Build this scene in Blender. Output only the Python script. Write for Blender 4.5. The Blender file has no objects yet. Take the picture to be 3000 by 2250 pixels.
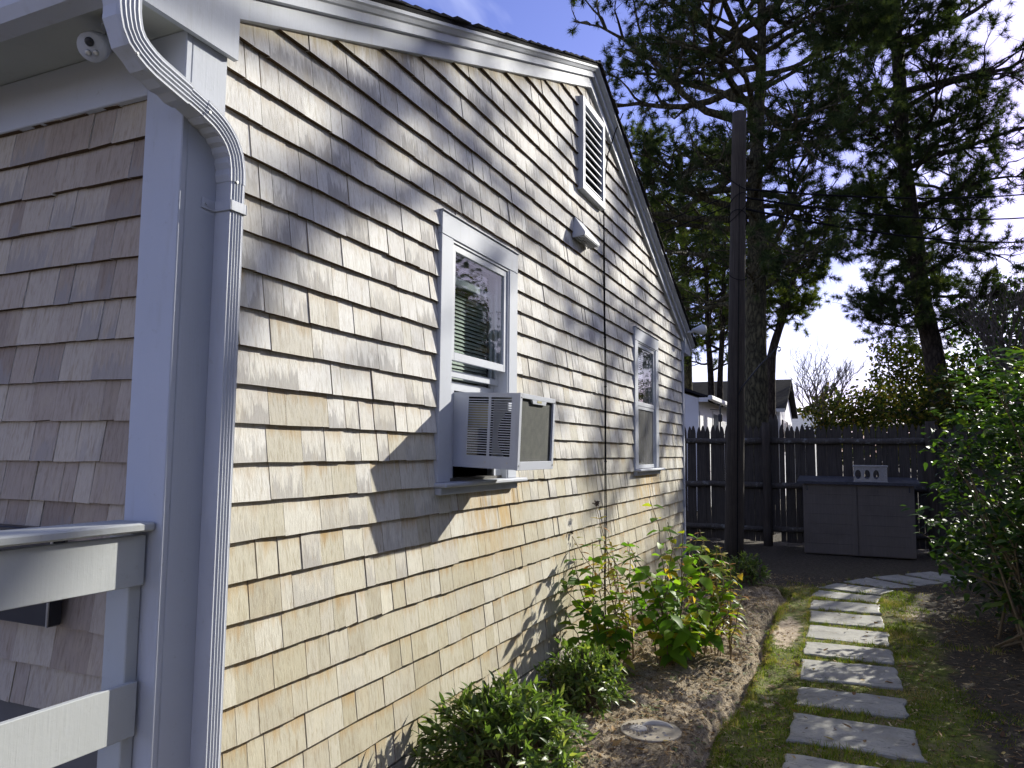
import bpy, math, random
import numpy as np
from mathutils import Matrix, Vector
rng = np.random.default_rng(7)
random.seed(7)
S = bpy.context.scene
COL = S.collection
R_ = math.radians

# ------------------------------------------------------------------ camera
cam = bpy.data.cameras.new('camera'); camo = bpy.data.objects.new('camera', cam); COL.objects.link(camo)
cam.sensor_width = 36.0; cam.lens = 36.0*2194.6/3000; cam.clip_start = 0.05; cam.clip_end = 2000
_f = 2194.6
def _d(u, v): return np.array([(u-1500)/_f, (v-1125)/_f, 1.0])
_X = _d(2487, 1332); _X /= np.linalg.norm(_X)
_Y = _d(-3412, 1280); _Y -= _X*(_X@_Y); _Y /= np.linalg.norm(_Y)
_Z = np.cross(_X, _Y); ROT = np.array([_X, _Y, _Z])
CAMZ = 1.5
camo.matrix_world = Matrix(((ROT[0,0], -ROT[0,1], -ROT[0,2], 0), (ROT[1,0], -ROT[1,1], -ROT[1,2], 0),
                            (ROT[2,0], -ROT[2,1], -ROT[2,2], CAMZ), (0,0,0,1)))
S.camera = camo
# ------------------------------------------------------------------ light
SUN_AZ, SUN_EL = -25.0, 24.0
sd = Vector((math.cos(R_(SUN_AZ))*math.cos(R_(SUN_EL)), math.sin(R_(SUN_AZ))*math.cos(R_(SUN_EL)), math.sin(R_(SUN_EL))))
sl = bpy.data.lights.new('sun', 'SUN'); sl.energy = 5.0; sl.angle = R_(0.53); sl.color = (1.0, 0.965, 0.87)
so = bpy.data.objects.new('sun', sl); COL.objects.link(so); so.rotation_euler = (-sd).to_track_quat('-Z', 'Y').to_euler()
so.location = (20, -10, 15)
W = bpy.data.worlds.new('World'); S.world = W; W.use_nodes = True
nt = W.node_tree; nt.nodes.clear()
def wn(t, **k):
    n = nt.nodes.new(t)
    for a, b in k.items(): setattr(n, a, b)
    return n
sky = wn('ShaderNodeTexSky', sky_type='NISHITA', sun_disc=False, sun_elevation=R_(SUN_EL), sun_rotation=R_(90-SUN_AZ))
sky.air_density = 1.0; sky.dust_density = 0.6; sky.ozone_density = 2.0
tint = wn('ShaderNodeMixRGB', blend_type='MULTIPLY'); tint.inputs[0].default_value = 1.0; tint.inputs[2].default_value = (1.10, 0.96, 1.50, 1)
nt.links.new(sky.outputs[0], tint.inputs[1])
tc = wn('ShaderNodeTexCoord'); sep = wn('ShaderNodeSeparateXYZ'); nt.links.new(tc.outputs['Generated'], sep.inputs[0])
# cloud sheet: project the view direction on a flat layer overhead
mz = wn('ShaderNodeMath', operation='MAXIMUM'); mz.inputs[1].default_value = 0.03; nt.links.new(sep.outputs[2], mz.inputs[0])
mz2 = wn('ShaderNodeMath', operation='ADD'); mz2.inputs[1].default_value = 0.12; nt.links.new(mz.outputs[0], mz2.inputs[0])
dx = wn('ShaderNodeMath', operation='DIVIDE'); dy = wn('ShaderNodeMath', operation='DIVIDE')
nt.links.new(sep.outputs[0], dx.inputs[0]); nt.links.new(mz2.outputs[0], dx.inputs[1])
nt.links.new(sep.outputs[1], dy.inputs[0]); nt.links.new(mz2.outputs[0], dy.inputs[1])
cmb = wn('ShaderNodeCombineXYZ'); nt.links.new(dx.outputs[0], cmb.inputs[0]); nt.links.new(dy.outputs[0], cmb.inputs[1])
mp = wn('ShaderNodeMapping'); mp.inputs['Scale'].default_value = (0.55, 1.0, 1); mp.inputs['Location'].default_value = (1.3, 0.55, 0)
nt.links.new(cmb.outputs[0], mp.inputs[0])
cn = wn('ShaderNodeTexNoise'); cn.inputs['Scale'].default_value = 0.9; cn.inputs['Detail'].default_value = 7; cn.inputs['Roughness'].default_value = 0.55; cn.inputs['Distortion'].default_value = 0.5
nt.links.new(mp.outputs[0], cn.inputs['Vector'])
cr = wn('ShaderNodeValToRGB'); cr.color_ramp.elements[0].position = 0.45; cr.color_ramp.elements[1].position = 0.68
nt.links.new(cn.outputs[0], cr.inputs[0])
cm = wn('ShaderNodeMixRGB'); cm.inputs[2].default_value = (13.5, 14.2, 16.5, 1)
cf = wn('ShaderNodeMath', operation='MULTIPLY'); cf.inputs[1].default_value = 0.85; nt.links.new(cr.outputs[0], cf.inputs[0])
nt.links.new(cf.outputs[0], cm.inputs[0]); nt.links.new(tint.outputs[0], cm.inputs[1])
bg = wn('ShaderNodeBackground'); bg.inputs['Strength'].default_value = 0.078; nt.links.new(cm.outputs[0], bg.inputs[0])
wo = wn('ShaderNodeOutputWorld'); nt.links.new(bg.outputs[0], wo.inputs[0])
S.view_settings.view_transform = 'Standard'; S.view_settings.look = 'None'; S.view_settings.gamma = 1.0
S.view_settings.exposure = 0.78
S.cycles.max_bounces = 5; S.cycles.diffuse_bounces = 3; S.cycles.glossy_bounces = 3; S.cycles.transparent_max_bounces = 8; S.cycles.sample_clamp_indirect = 6.0; S.cycles.use_adaptive_sampling = True; S.cycles.adaptive_threshold = 0.03
try: S.cycles.use_denoising = True
except Exception: pass

# ------------------------------------------------------------------ helpers: objects
WL = {}
def setp(o, label=None, cat=None, group=None, kind=None):
    if label: o['label'] = label
    if cat: o['category'] = cat
    if group: o['group'] = group
    if kind: o['kind'] = kind
    return o
def put(o, parent, origin):
    origin = np.array(origin, float)
    COL.objects.link(o)
    p = np.zeros(3)
    if parent is not None:
        o.parent = parent; p = WL[parent.name]
    o.location = tuple(origin-p); WL[o.name] = origin
    return o
def empty(name, loc, label=None, cat=None, group=None, kind=None, parent=None):
    o = bpy.data.objects.new(name, None); o.empty_display_size = 0.1
    put(o, parent, loc); return setp(o, label, cat, group, kind)

class MB:
    def __init__(s): s.v=[]; s.q=[]; s.t=[]; s.n=0; s.ng=[]; s.att=[]; s.has=False
    def add(s, v, q=None, t=None, ng=None, att=None):
        v = np.asarray(v, float).reshape(-1,3)
        if q is not None and len(q): s.q.append(np.asarray(q, int)+s.n)
        if t is not None and len(t): s.t.append(np.asarray(t, int)+s.n)
        if ng: s.ng += [[i+s.n for i in f] for f in ng]
        s.v.append(v); s.n += len(v)
        a = np.zeros((len(v),6)) if att is None else np.broadcast_to(np.asarray(att, float), (len(v),6))
        if att is not None: s.has = True
        s.att.append(a)
        return s
    def box(s, x0,x1,y0,y1,z0,z1, b=0.0):
        if b <= 0:
            v=[(x0,y0,z0),(x1,y0,z0),(x1,y1,z0),(x0,y1,z0),(x0,y0,z1),(x1,y0,z1),(x1,y1,z1),(x0,y1,z1)]
            return s.add(v, q=[(3,2,1,0),(4,5,6,7),(0,1,5,4),(1,2,6,5),(2,3,7,6),(3,0,4,7)])
        v, q, t = cbox(x0,x1,y0,y1,z0,z1,b); return s.add(v,q,t)
    def tube(s, pts, rad, k=6, cap=True):
        pts = np.asarray(pts, float); n=len(pts); rad=np.broadcast_to(np.asarray(rad,float),(n,))
        d = np.gradient(pts, axis=0); d /= np.linalg.norm(d,axis=1,keepdims=True)+1e-9
        ref = np.array([0,0,1.0]) if abs(d[:,2]).mean()<0.8 else np.array([1.0,0,0])
        a = np.cross(d, ref); a /= np.linalg.norm(a,axis=1,keepdims=True)+1e-9
        b = np.cross(d, a)
        th = np.arange(k)*2*math.pi/k
        ring = pts[:,None,:]+rad[:,None,None]*(np.cos(th)[None,:,None]*a[:,None,:]+np.sin(th)[None,:,None]*b[:,None,:])
        i = np.arange(n-1)[:,None]*k; j = np.arange(k)[None,:]; j2=(j+1)%k
        q = np.stack([i+j, i+j2, i+k+j2, i+k+j],-1).reshape(-1,4)
        ng = [list(range(k)), list(range((n-1)*k, n*k))[::-1]] if cap else None
        return s.add(ring.reshape(-1,3), q=q[:, ::-1], ng=ng)
    def poly(s, outline, axis, a, b):
        """extrude a 2D outline (list of 2D points) along axis ('x','y','z') from a to b"""
        o = np.asarray(outline, float); n=len(o)
        def lay(c):
            z = np.full(n, c)
            return np.stack({'x':[z,o[:,0],o[:,1]],'y':[o[:,0],z,o[:,1]],'z':[o[:,0],o[:,1],z]}[axis],1)
        v = np.concatenate([lay(a), lay(b)])
        i = np.arange(n); j=(i+1)%n
        q = np.stack([i,j,j+n,i+n],1)
        return s.add(v, q=q, ng=[list(range(n))[::-1], list(range(n,2*n))])
    def rot(s, M, piv):
        M=np.asarray(M,float); piv=np.asarray(piv,float)
        s.v=[(v-piv)@M.T+piv for v in s.v]; return s
    def mesh(s, name, origin=(0,0,0), smooth=False):
        v = np.concatenate(s.v)-np.asarray(origin)
        loops=[]; tot=[]
        for arr in s.q: loops.append(arr.ravel()); tot.append(np.full(len(arr),4))
        for arr in s.t: loops.append(arr.ravel()); tot.append(np.full(len(arr),3))
        for f in s.ng: loops.append(np.array(f)); tot.append(np.array([len(f)]))
        loops=np.concatenate(loops).astype(np.int32); tot=np.concatenate(tot).astype(np.int32)
        st=np.concatenate([[0],np.cumsum(tot)[:-1]]).astype(np.int32)
        me=bpy.data.meshes.new(name)
        me.vertices.add(len(v)); me.vertices.foreach_set('co', v.astype(np.float32).ravel())
        me.loops.add(len(loops)); me.loops.foreach_set('vertex_index', loops)
        me.polygons.add(len(tot)); me.polygons.foreach_set('loop_start', st); me.polygons.foreach_set('loop_total', tot)
        me.polygons.foreach_set('use_smooth', np.full(len(tot),bool(smooth)))
        me.update(calc_edges=True); me.validate(verbose=False)
        if s.has:
            a=np.concatenate(s.att)
            for nm,sl_ in (('tone',slice(0,3)),('suv',slice(3,6))):
                at=me.attributes.new(nm,'FLOAT_VECTOR','POINT'); at.data.foreach_set('vector', a[:,sl_].astype(np.float32).ravel())
        return me
    def build(s, name, mat, parent=None, origin=None, smooth=False, **kw):
        if origin is None:
            v=np.concatenate(s.v); origin=(v.min(0)+v.max(0))/2; origin[2]=v[:,2].min()
        me=s.mesh(name, origin, smooth); me.materials.append(mat)
        o=bpy.data.objects.new(name, me); put(o,parent,origin); return setp(o,**kw)
def cbox(x0,x1,y0,y1,z0,z1,b):
    lo=np.array([x0,y0,z0]); hi=np.array([x1,y1,z1]); V=[]; idx={}
    for sx in (0,1):
        for sy in (0,1):
            for sz in (0,1):
                sg=(sx,sy,sz)
                for ax in range(3):
                    p=[0,0,0]
                    for k in range(3):
                        e = hi[k] if sg[k] else lo[k]
                        p[k] = e if k==ax else (e-b if sg[k] else e+b)
                    idx[(sx,sy,sz,ax)]=len(V); V.append(p)
    Q=[];T=[]
    c=np.array([(x0+x1)/2,(y0+y1)/2,(z0+z1)/2]); VV=np.array(V)
    def orient(f):
        p=VV[list(f)]; n=np.cross(p[1]-p[0],p[2]-p[0])
        return list(f) if n@(p.mean(0)-c)>0 else list(f)[::-1]
    for ax in range(3):
        o=[k for k in range(3) if k!=ax]
        for s_ in (0,1):
            f=[]
            for a,b2 in ((0,0),(1,0),(1,1),(0,1)):
                sg=[0,0,0]; sg[ax]=s_; sg[o[0]]=a; sg[o[1]]=b2; f.append(idx[(*sg,ax)])
            Q.append(orient(f))
    for ax in range(3):       # edge along ax
        o=[k for k in range(3) if k!=ax]
        for a in (0,1):
            for b2 in (0,1):
                s0=[0,0,0]; s0[o[0]]=a; s0[o[1]]=b2; s1=list(s0); s1[ax]=1
                Q.append(orient([idx[(*s0,o[0])],idx[(*s1,o[0])],idx[(*s1,o[1])],idx[(*s0,o[1])]]))
    for sx in (0,1):
        for sy in (0,1):
            for sz in (0,1): T.append(orient([idx[(sx,sy,sz,k)] for k in range(3)]))
    return V,Q,T
def boxo(name, dims, mat, parent, b=0.003, **kw):
    m=MB(); m.box(*dims, b=b); return m.build(name, mat, parent, **kw)
def rotm(axis, deg):
    return np.array(Matrix.Rotation(R_(deg),3,axis))
def wl(base, pts): return [tuple(np.array(base)+np.array(p)) for p in pts]
def proj(P):
    P=np.asarray(P,float).reshape(-1,3)-np.array([0,0,CAMZ]); q=P@ROT
    return np.stack([1500+_f*q[:,0]/q[:,2],1125+_f*q[:,1]/q[:,2]],1), q[:,2]

# ------------------------------------------------------------------ helpers: materials
class Mat:
    def __init__(s, name, rough=0.6, spec=0.4):
        s.m=bpy.data.materials.new(name); s.m.use_nodes=True; s.t=s.m.node_tree
        s.p=s.t.nodes['Principled BSDF']; s.out=s.t.nodes['Material Output']
        s.p.inputs['Roughness'].default_value=rough; s.p.inputs['Specular IOR Level'].default_value=spec
    def n(s,t,**k):
        x=s.t.nodes.new(t)
        for a,b in k.items():
            if a in x.bl_rna.properties: setattr(x,a,b)
            else: x.inputs[a].default_value=b
        return x
    def l(s,a,b): s.t.links.new(a,b)
    def pos(s): return s.n('ShaderNodeNewGeometry').outputs['Position']
    def noise(s, vec, scale, detail=4, rough=0.55, dist=0.0, scl=None):
        if scl is not None:
            m=s.n('ShaderNodeMapping'); m.inputs['Scale'].default_value=scl; s.l(vec,m.inputs[0]); vec=m.outputs[0]
        x=s.n('ShaderNodeTexNoise'); x.inputs['Scale'].default_value=scale; x.inputs['Detail'].default_value=detail
        x.inputs['Roughness'].default_value=rough; x.inputs['Distortion'].default_value=dist; s.l(vec,x.inputs['Vector']); return x.outputs[0]
    def ramp(s, fac, stops):
        r=s.n('ShaderNodeValToRGB'); e=r.color_ramp.elements
        while len(e)<len(stops): e.new(0.5)
        for i,(p,c) in enumerate(stops): e[i].position=p; e[i].color=(*c,1) if len(c)==3 else c
        s.l(fac,r.inputs[0]); return r.outputs[0]
    def g(s, fac, a, b): return s.ramp(fac, [(a,(0,0,0)),(b,(1,1,1))])
    def mix(s, fac, a, b, mode='MIX'):
        x=s.n('ShaderNodeMixRGB'); x.blend_type=mode
        for i,v in ((0,fac),(1,a),(2,b)):
            if isinstance(v,(int,float)): x.inputs[i].default_value=v
            elif isinstance(v,tuple): x.inputs[i].default_value=(*v,1)
            else: s.l(v,x.inputs[i])
        return x.outputs[0]
    def math(s, op, a, b=0.0):
        x=s.n('ShaderNodeMath'); x.operation=op
        for i,v in ((0,a),(1,b)):
            if isinstance(v,(int,float)): x.inputs[i].default_value=v
            else: s.l(v,x.inputs[i])
        return x.outputs[0]
    def attr(s, nm): return s.n('ShaderNodeAttribute', attribute_name=nm)
    def sep(s, v):
        x=s.n('ShaderNodeSeparateXYZ'); s.l(v,x.inputs[0]); return x.outputs
    def base(s, c):
        if isinstance(c,tuple): s.p.inputs['Base Color'].default_value=(*c,1)
        else: s.l(c,s.p.inputs['Base Color'])
        return s
    def bump(s, h, strength=0.3, dist=0.01):
        b=s.n('ShaderNodeBump'); b.inputs['Strength'].default_value=strength; b.inputs['Distance'].default_value=dist
        s.l(h,b.inputs['Height']); s.l(b.outputs[0],s.p.inputs['Normal']); return s
    def rough(s, v): s.l(v,s.p.inputs['Roughness']); return s
def simple(name, c1, c2, scale=8, rough=0.6, bump=0.0, scl=None, spec=0.4, detail=5, metal=0.0, bdist=0.01):
    m=Mat(name,rough,spec); nz=m.noise(m.pos(),scale,detail,scl=scl)
    m.base(m.mix(m.g(nz,0.3,0.7),c1,c2)); m.p.inputs['Metallic'].default_value=metal
    if bump: m.bump(nz,bump,bdist)
    return m.m

def shingle_mat():
    m=Mat('cedar_shingle',0.85,0.1)
    pos=m.pos(); P=m.sep(pos); T=m.sep(m.attr('tone').outputs['Vector']); U=m.sep(m.attr('suv').outputs['Vector'])
    off=m.n('ShaderNodeVectorMath'); off.operation='MULTIPLY_ADD'
    m.l(m.attr('tone').outputs['Vector'],off.inputs[0]); off.inputs[1].default_value=(17,13,5); m.l(pos,off.inputs[2])
    v=off.outputs[0]
    grain=m.noise(v,1.0,6,0.62,0.8,scl=(95,95,4.0))
    fine=m.noise(v,1.0,3,0.6,0.0,scl=(420,420,16))
    blot=m.noise(v,1.0,4,0.6,0.3,scl=(9,9,5))
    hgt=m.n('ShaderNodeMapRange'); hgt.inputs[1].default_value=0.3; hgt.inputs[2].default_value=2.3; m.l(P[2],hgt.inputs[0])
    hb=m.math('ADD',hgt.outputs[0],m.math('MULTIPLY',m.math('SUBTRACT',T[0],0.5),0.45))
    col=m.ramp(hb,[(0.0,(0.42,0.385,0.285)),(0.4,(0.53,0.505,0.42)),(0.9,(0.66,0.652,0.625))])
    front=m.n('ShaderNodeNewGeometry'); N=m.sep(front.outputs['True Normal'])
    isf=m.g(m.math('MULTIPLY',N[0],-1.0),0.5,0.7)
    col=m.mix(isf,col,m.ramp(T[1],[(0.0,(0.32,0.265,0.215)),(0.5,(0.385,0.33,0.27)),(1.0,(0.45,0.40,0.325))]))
    col=m.mix(1.0,col,m.ramp(T[1],[(0.0,(0.86,0.845,0.83)),(0.3,(0.96,0.955,0.945)),(1.0,(1.04,1.04,1.03))]),'MULTIPLY')
    col=m.mix(1.0,col,m.ramp(grain,[(0.28,(0.70,0.65,0.58)),(0.5,(0.98,0.98,0.98)),(0.75,(1.07,1.06,1.04))]),'MULTIPLY')
    col=m.mix(0.5,col,m.ramp(fine,[(0.35,(0.84,0.82,0.80)),(0.6,(1.03,1.03,1.03))]),'MULTIPLY')
    # grey ragged weathering on some shingles
    ws=m.noise(v,1.0,5,0.65,0.6,scl=(42,42,3.2))
    wm=m.math('ADD',m.math('MULTIPLY',m.math('SUBTRACT',0.75,U[1]),0.35),ws)
    wm=m.math('MULTIPLY',m.g(wm,0.58,0.68),m.g(T[2],0.55,0.8))
    wm=m.math('MULTIPLY',wm,m.g(hb,0.2,0.7))
    col=m.mix(m.math('MULTIPLY',wm,0.62),col,(0.27,0.255,0.24))
    # tannin bleed running down from below the course above
    st=m.noise(v,1.0,5,0.6,0.5,scl=(26,26,1.6))
    sm=m.math('ADD',m.math('MULTIPLY',U[1],0.55),m.math('MULTIPLY',st,0.75))
    sm=m.g(sm,0.70,0.98)
    low=m.ramp(hb,[(0.0,(1,1,1)),(0.55,(0.75,0.75,0.75)),(1.0,(0.22,0.22,0.22))])
    sm=m.math('MULTIPLY',sm,m.math('MULTIPLY',low,m.ramp(T[2],[(0.0,(1,1,1)),(0.55,(0.8,0.8,0.8)),(1.0,(0.2,0.2,0.2))])))
    col=m.mix(m.math('MULTIPLY',sm,m.math('SUBTRACT',1.0,isf)),col,(0.38,0.25,0.105))
    col=m.mix(m.math('MULTIPLY',m.g(blot,0.55,0.75),0.25),col,(0.50,0.42,0.27))
    # rusty runs below the two window sills
    def bandx(a,b): return m.math('MULTIPLY',m.g(P[0],a-0.12,a+0.1) if False else smooth(P[0],a-0.12,a+0.1),m.math('SUBTRACT',1.0,smooth(P[0],b-0.1,b+0.15)))
    def smooth(v_,a,b):
        r_=m.n('ShaderNodeMapRange'); r_.interpolation_type='SMOOTHSTEP'; r_.inputs[1].default_value=a; r_.inputs[2].default_value=b; m.l(v_,r_.inputs[0]); return r_.outputs[0]
    run=m.math('MULTIPLY',m.math('ADD',bandx(3.5,4.12),bandx(6.85,7.75)),m.math('MULTIPLY',smooth(P[2],0.72,1.25),m.math('SUBTRACT',1.0,smooth(P[2],1.33,1.36))))
    run=m.math('MULTIPLY',run,m.g(m.noise(v,1.0,5,0.6,0.4,scl=(18,18,1.2)),0.38,0.62))
    col=m.mix(m.math('MULTIPLY',run,0.75),col,(0.44,0.28,0.09))
    # yellowed wood sheltered just under the rake trim
    dl=m.math('SUBTRACT',m.math('ADD',m.math('MULTIPLY',P[0],0.4003),2.889-0.4003*1.731),P[2]); dr=m.math('SUBTRACT',m.math('ADD',m.math('MULTIPLY',P[0],-0.4296),4.370+0.4296*5.431),P[2])
    sh=m.math('SUBTRACT',1.0,smooth(m.math('MINIMUM',dl,dr),0.0,0.11)); sh=m.math('MULTIPLY',sh,m.g(st,0.3,0.6))
    col=m.mix(m.math('MULTIPLY',m.math('MULTIPLY',sh,0.6),m.math('SUBTRACT',1.0,isf)),col,(0.40,0.30,0.13))
    # end grain of the butt and the split edges is dark
    down=m.g(m.math('ABSOLUTE',N[2]),0.6,0.8)
    col=m.mix(down,col,(0.085,0.055,0.032))
    m.base(col); m.bump(m.math('ADD',grain,m.math('MULTIPLY',fine,0.4)),0.35,0.004)
    return m.m
M={}
M['shingle']=shingle_mat()
def trim_mat(name, c, amt=0.06, rough=0.42):
    m=Mat(name,rough+0.2,0.14); p=m.pos(); a=m.noise(p,3.0,5); b=m.noise(p,1.0,4,scl=(60,60,60))
    d=m.noise(p,1.0,5,0.6,scl=(14,14,2.2))
    col=m.mix(m.g(a,0.35,0.75),c,tuple(x*(1-amt) for x in c))
    col=m.mix(m.math('MULTIPLY',m.g(d,0.58,0.76),0.34),col,(0.30,0.285,0.25))
    gr=m.noise(p,1.0,6,0.7,scl=(38,38,38)); col=m.mix(m.math('MULTIPLY',m.g(gr,0.62,0.74),0.35),col,(0.25,0.23,0.19))
    br_=m.noise(p,1.0,3,0.5,scl=(160,160,7)); m.base(col); m.bump(m.math('ADD',b,br_),0.16,0.0025); return m.m
M['trim']=trim_mat('white_trim_paint',(0.44,0.462,0.505))
M['rail']=trim_mat('grey_white_rail_paint',(0.40,0.415,0.41),0.08,0.5)
M['metal']=trim_mat('white_enamel_metal',(0.46,0.48,0.52),0.05,0.3)
M['vinyl']=trim_mat('white_vinyl',(0.48,0.50,0.535),0.04,0.35)
M['soffit']=trim_mat('soffit_paint',(0.42,0.43,0.39),0.08,0.7)
M['dark']=simple('dark_void',(0.012,0.012,0.013),(0.02,0.02,0.02),5,0.9)
M['room']=simple('interior_wall',(0.10,0.095,0.085),(0.13,0.12,0.11),3,0.9)
M['foundation']=simple('foundation_concrete',(0.42,0.39,0.33),(0.30,0.27,0.22),9,0.9,0.25)
M['asphalt']=simple('asphalt_roof_shingle',(0.018,0.018,0.02),(0.04,0.038,0.037),120,0.95,0.5,bdist=0.004,spec=0.05)
M['blackmetal']=simple('black_metal',(0.012,0.013,0.016),(0.025,0.026,0.03),6,0.35)
M['chrome']=simple('bright_metal',(0.55,0.55,0.52),(0.4,0.4,0.38),20,0.3,metal=0.9)
M['rubber']=simple('black_cable_jacket',(0.012,0.012,0.013),(0.02,0.02,0.02),20,0.95,spec=0.0)
M['blind']=simple('blind_vinyl',(0.46,0.465,0.41),(0.38,0.385,0.33),6,0.6)
M['acgold']=simple('ac_inner_yellow_plate',(0.40,0.36,0.17),(0.30,0.27,0.13),9,0.5)
def glass_mat():
    m=Mat('window_glass'); tr=m.n('ShaderNodeBsdfTransparent'); gl=m.n('ShaderNodeBsdfGlossy'); gl.inputs['Roughness'].default_value=0.02
    tr.inputs[0].default_value=(0.9,0.93,0.92,1)
    fr=m.n('ShaderNodeFresnel'); bf=m.n('ShaderNodeNewGeometry').outputs['Backfacing']; ior=m.n('ShaderNodeMapRange'); ior.inputs[3].default_value=1.45; ior.inputs[4].default_value=1/1.45; m.l(bf,ior.inputs[0]); m.l(ior.outputs[0],fr.inputs[0])
    nz=m.noise(m.pos(),2.2,2); b=m.n('ShaderNodeBump'); b.inputs['Strength'].default_value=0.05; b.inputs['Distance'].default_value=0.05; m.l(nz,b.inputs['Height'])
    m.l(b.outputs[0],gl.inputs['Normal'])
    mx=m.n('ShaderNodeMixShader'); m.l(fr.outputs[0],mx.inputs[0]); m.l(tr.outputs[0],mx.inputs[1]); m.l(gl.outputs[0],mx.inputs[2])
    m.l(mx.outputs[0],m.out.inputs[0]); return m.m
M['glass']=glass_mat()
def screen_mat():
    m=Mat('insect_screen',0.7); tr=m.n('ShaderNodeBsdfTransparent')
    m.base((0.06,0.062,0.066)); mx=m.n('ShaderNodeMixShader'); mx.inputs[0].default_value=0.62
    m.l(tr.outputs[0],mx.inputs[1]); m.l(m.p.outputs[0],mx.inputs[2]); m.l(mx.outputs[0],m.out.inputs[0]); return m.m
M['screen']=screen_mat()
def coil_mat():
    m=Mat('condenser_coil',0.8,0.08); p=m.pos()
    w=m.n('ShaderNodeTexWave'); w.wave_type='BANDS'; w.bands_direction='Z'; w.inputs['Scale'].default_value=95; m.l(p,w.inputs[0])
    nz=m.noise(p,26,4); m.base(m.mix(m.g(nz,0.3,0.7),(0.10,0.104,0.095),(0.135,0.137,0.12)))
    m.bump(w.outputs[0],0.6,0.003); return m.m
M['coil']=coil_mat()
def stone_mat():
    m=Mat('bluestone',0.7,0.35); p=m.pos()
    a=m.noise(p,5,6,0.6); b=m.noise(p,60,4)
    cr=m.noise(p,1.0,6,0.55,1.6,scl=(7,2.6,3)); 
    crack=m.math('ABSOLUTE',m.math('SUBTRACT',cr,0.5)); crk=m.ramp(crack,[(0.0,(1,1,1)),(0.02,(0,0,0))])
    sel=m.g(m.noise(p,5.1,2),0.5,0.56)
    col=m.ramp(a,[(0.25,(0.21,0.205,0.18)),(0.5,(0.30,0.29,0.25)),(0.75,(0.38,0.36,0.30))])
    col=m.mix(m.math('MULTIPLY',m.math('MULTIPLY',crk,sel),0.8),col,(0.07,0.065,0.055))
    col=m.mix(m.math('MULTIPLY',m.g(b,0.55,0.7),0.4),col,(0.10,0.095,0.08))
    col=m.mix(m.math('MULTIPLY',m.g(m.noise(p,2.4,6,0.7),0.5,0.66),0.5),col,(0.17,0.15,0.105))
    m.base(col); m.bump(m.math('ADD',a,m.math('MULTIPLY',b,0.3)),0.35,0.01); return m.m
M['stone']=stone_mat()
M['disc']=simple('cast_concrete',(0.40,0.35,0.26),(0.29,0.25,0.19),30,0.85,0.3,bdist=0.004)
M['discsun']=simple('cast_concrete_pale',(0.46,0.44,0.40),(0.36,0.34,0.30),30,0.85,0.3,bdist=0.004)
M['block']=simple('concrete_block',(0.36,0.35,0.32),(0.27,0.26,0.24),60,0.95,0.5,bdist=0.004)
def wood_mat(name, c1, c2, rough=0.85, lichen=None):
    m=Mat(name,rough,0.2); p=m.pos(); g=m.noise(p,1.0,6,0.6,0.6,scl=(60,60,3)); a=m.noise(p,2.5,4)
    col=m.mix(m.g(g,0.3,0.7),c1,c2); col=m.mix(m.math('MULTIPLY',m.g(a,0.5,0.75),0.4),col,tuple(x*0.55 for x in c1))
    if lichen:
        col=m.mix(m.math('MULTIPLY',m.g(m.noise(p,11,5,0.65),0.55,0.66),0.7),col,lichen)
    m.base(col); m.bump(g,0.4,0.006); return m.m
M['fence']=wood_mat('weathered_fence_wood',(0.042,0.036,0.029),(0.085,0.074,0.06))
M['fencerail']=wood_mat('weathered_fence_log',(0.058,0.05,0.041),(0.10,0.088,0.073),lichen=(0.22,0.235,0.22))
M['pole']=wood_mat('utility_pole_wood',(0.033,0.027,0.02),(0.068,0.056,0.043))
M['shed']=wood_mat('faded_taupe_plank',(0.115,0.10,0.083),(0.14,0.122,0.102),0.7)
M['shedlid']=simple('dark_roofing_felt',(0.035,0.036,0.042),(0.065,0.066,0.075),30,0.8,0.3)
def bark_mat(name, c1, c2, c3):
    m=Mat(name,0.95,0.15); p=m.pos()
    v=m.n('ShaderNodeTexVoronoi'); v.feature='DISTANCE_TO_EDGE'; v.inputs['Scale'].default_value=1.0
    mp=m.n('ShaderNodeMapping'); mp.inputs['Scale'].default_value=(14,14,3.5)
    nz0=m.noise(p,5,4); mx=m.n('ShaderNodeVectorMath'); mx.operation='ADD'; sc=m.n('ShaderNodeVectorMath'); sc.operation='SCALE'; sc.inputs['Scale'].default_value=0.12
    cmb_=m.n('ShaderNodeCombineXYZ'); m.l(nz0,cmb_.inputs[0]); m.l(nz0,cmb_.inputs[1]); m.l(cmb_.outputs[0],sc.inputs[0]); m.l(p,mx.inputs[0]); m.l(sc.outputs[0],mx.inputs[1])
    m.l(mx.outputs[0],mp.inputs[0]); m.l(mp.outputs[0],v.inputs[0])
    n=m.noise(p,22,5); col=m.ramp(v.outputs[0],[(0.0,c1),(0.25,c2),(0.7,c3)]); col=m.mix(m.math('MULTIPLY',m.g(n,0.4,0.7),0.5),col,c2)
    m.base(col); m.bump(v.outputs[0],0.8,0.05); return m.m
M['bark']=bark_mat('pine_bark',(0.018,0.014,0.011),(0.06,0.048,0.038),(0.11,0.09,0.07))
M['barkmoss']=bark_mat('mossy_bark',(0.02,0.018,0.012),(0.10,0.09,0.05),(0.19,0.165,0.10))
M['greybark']=bark_mat('grey_bark',(0.06,0.05,0.04),(0.12,0.105,0.09),(0.2,0.18,0.155))
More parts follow.
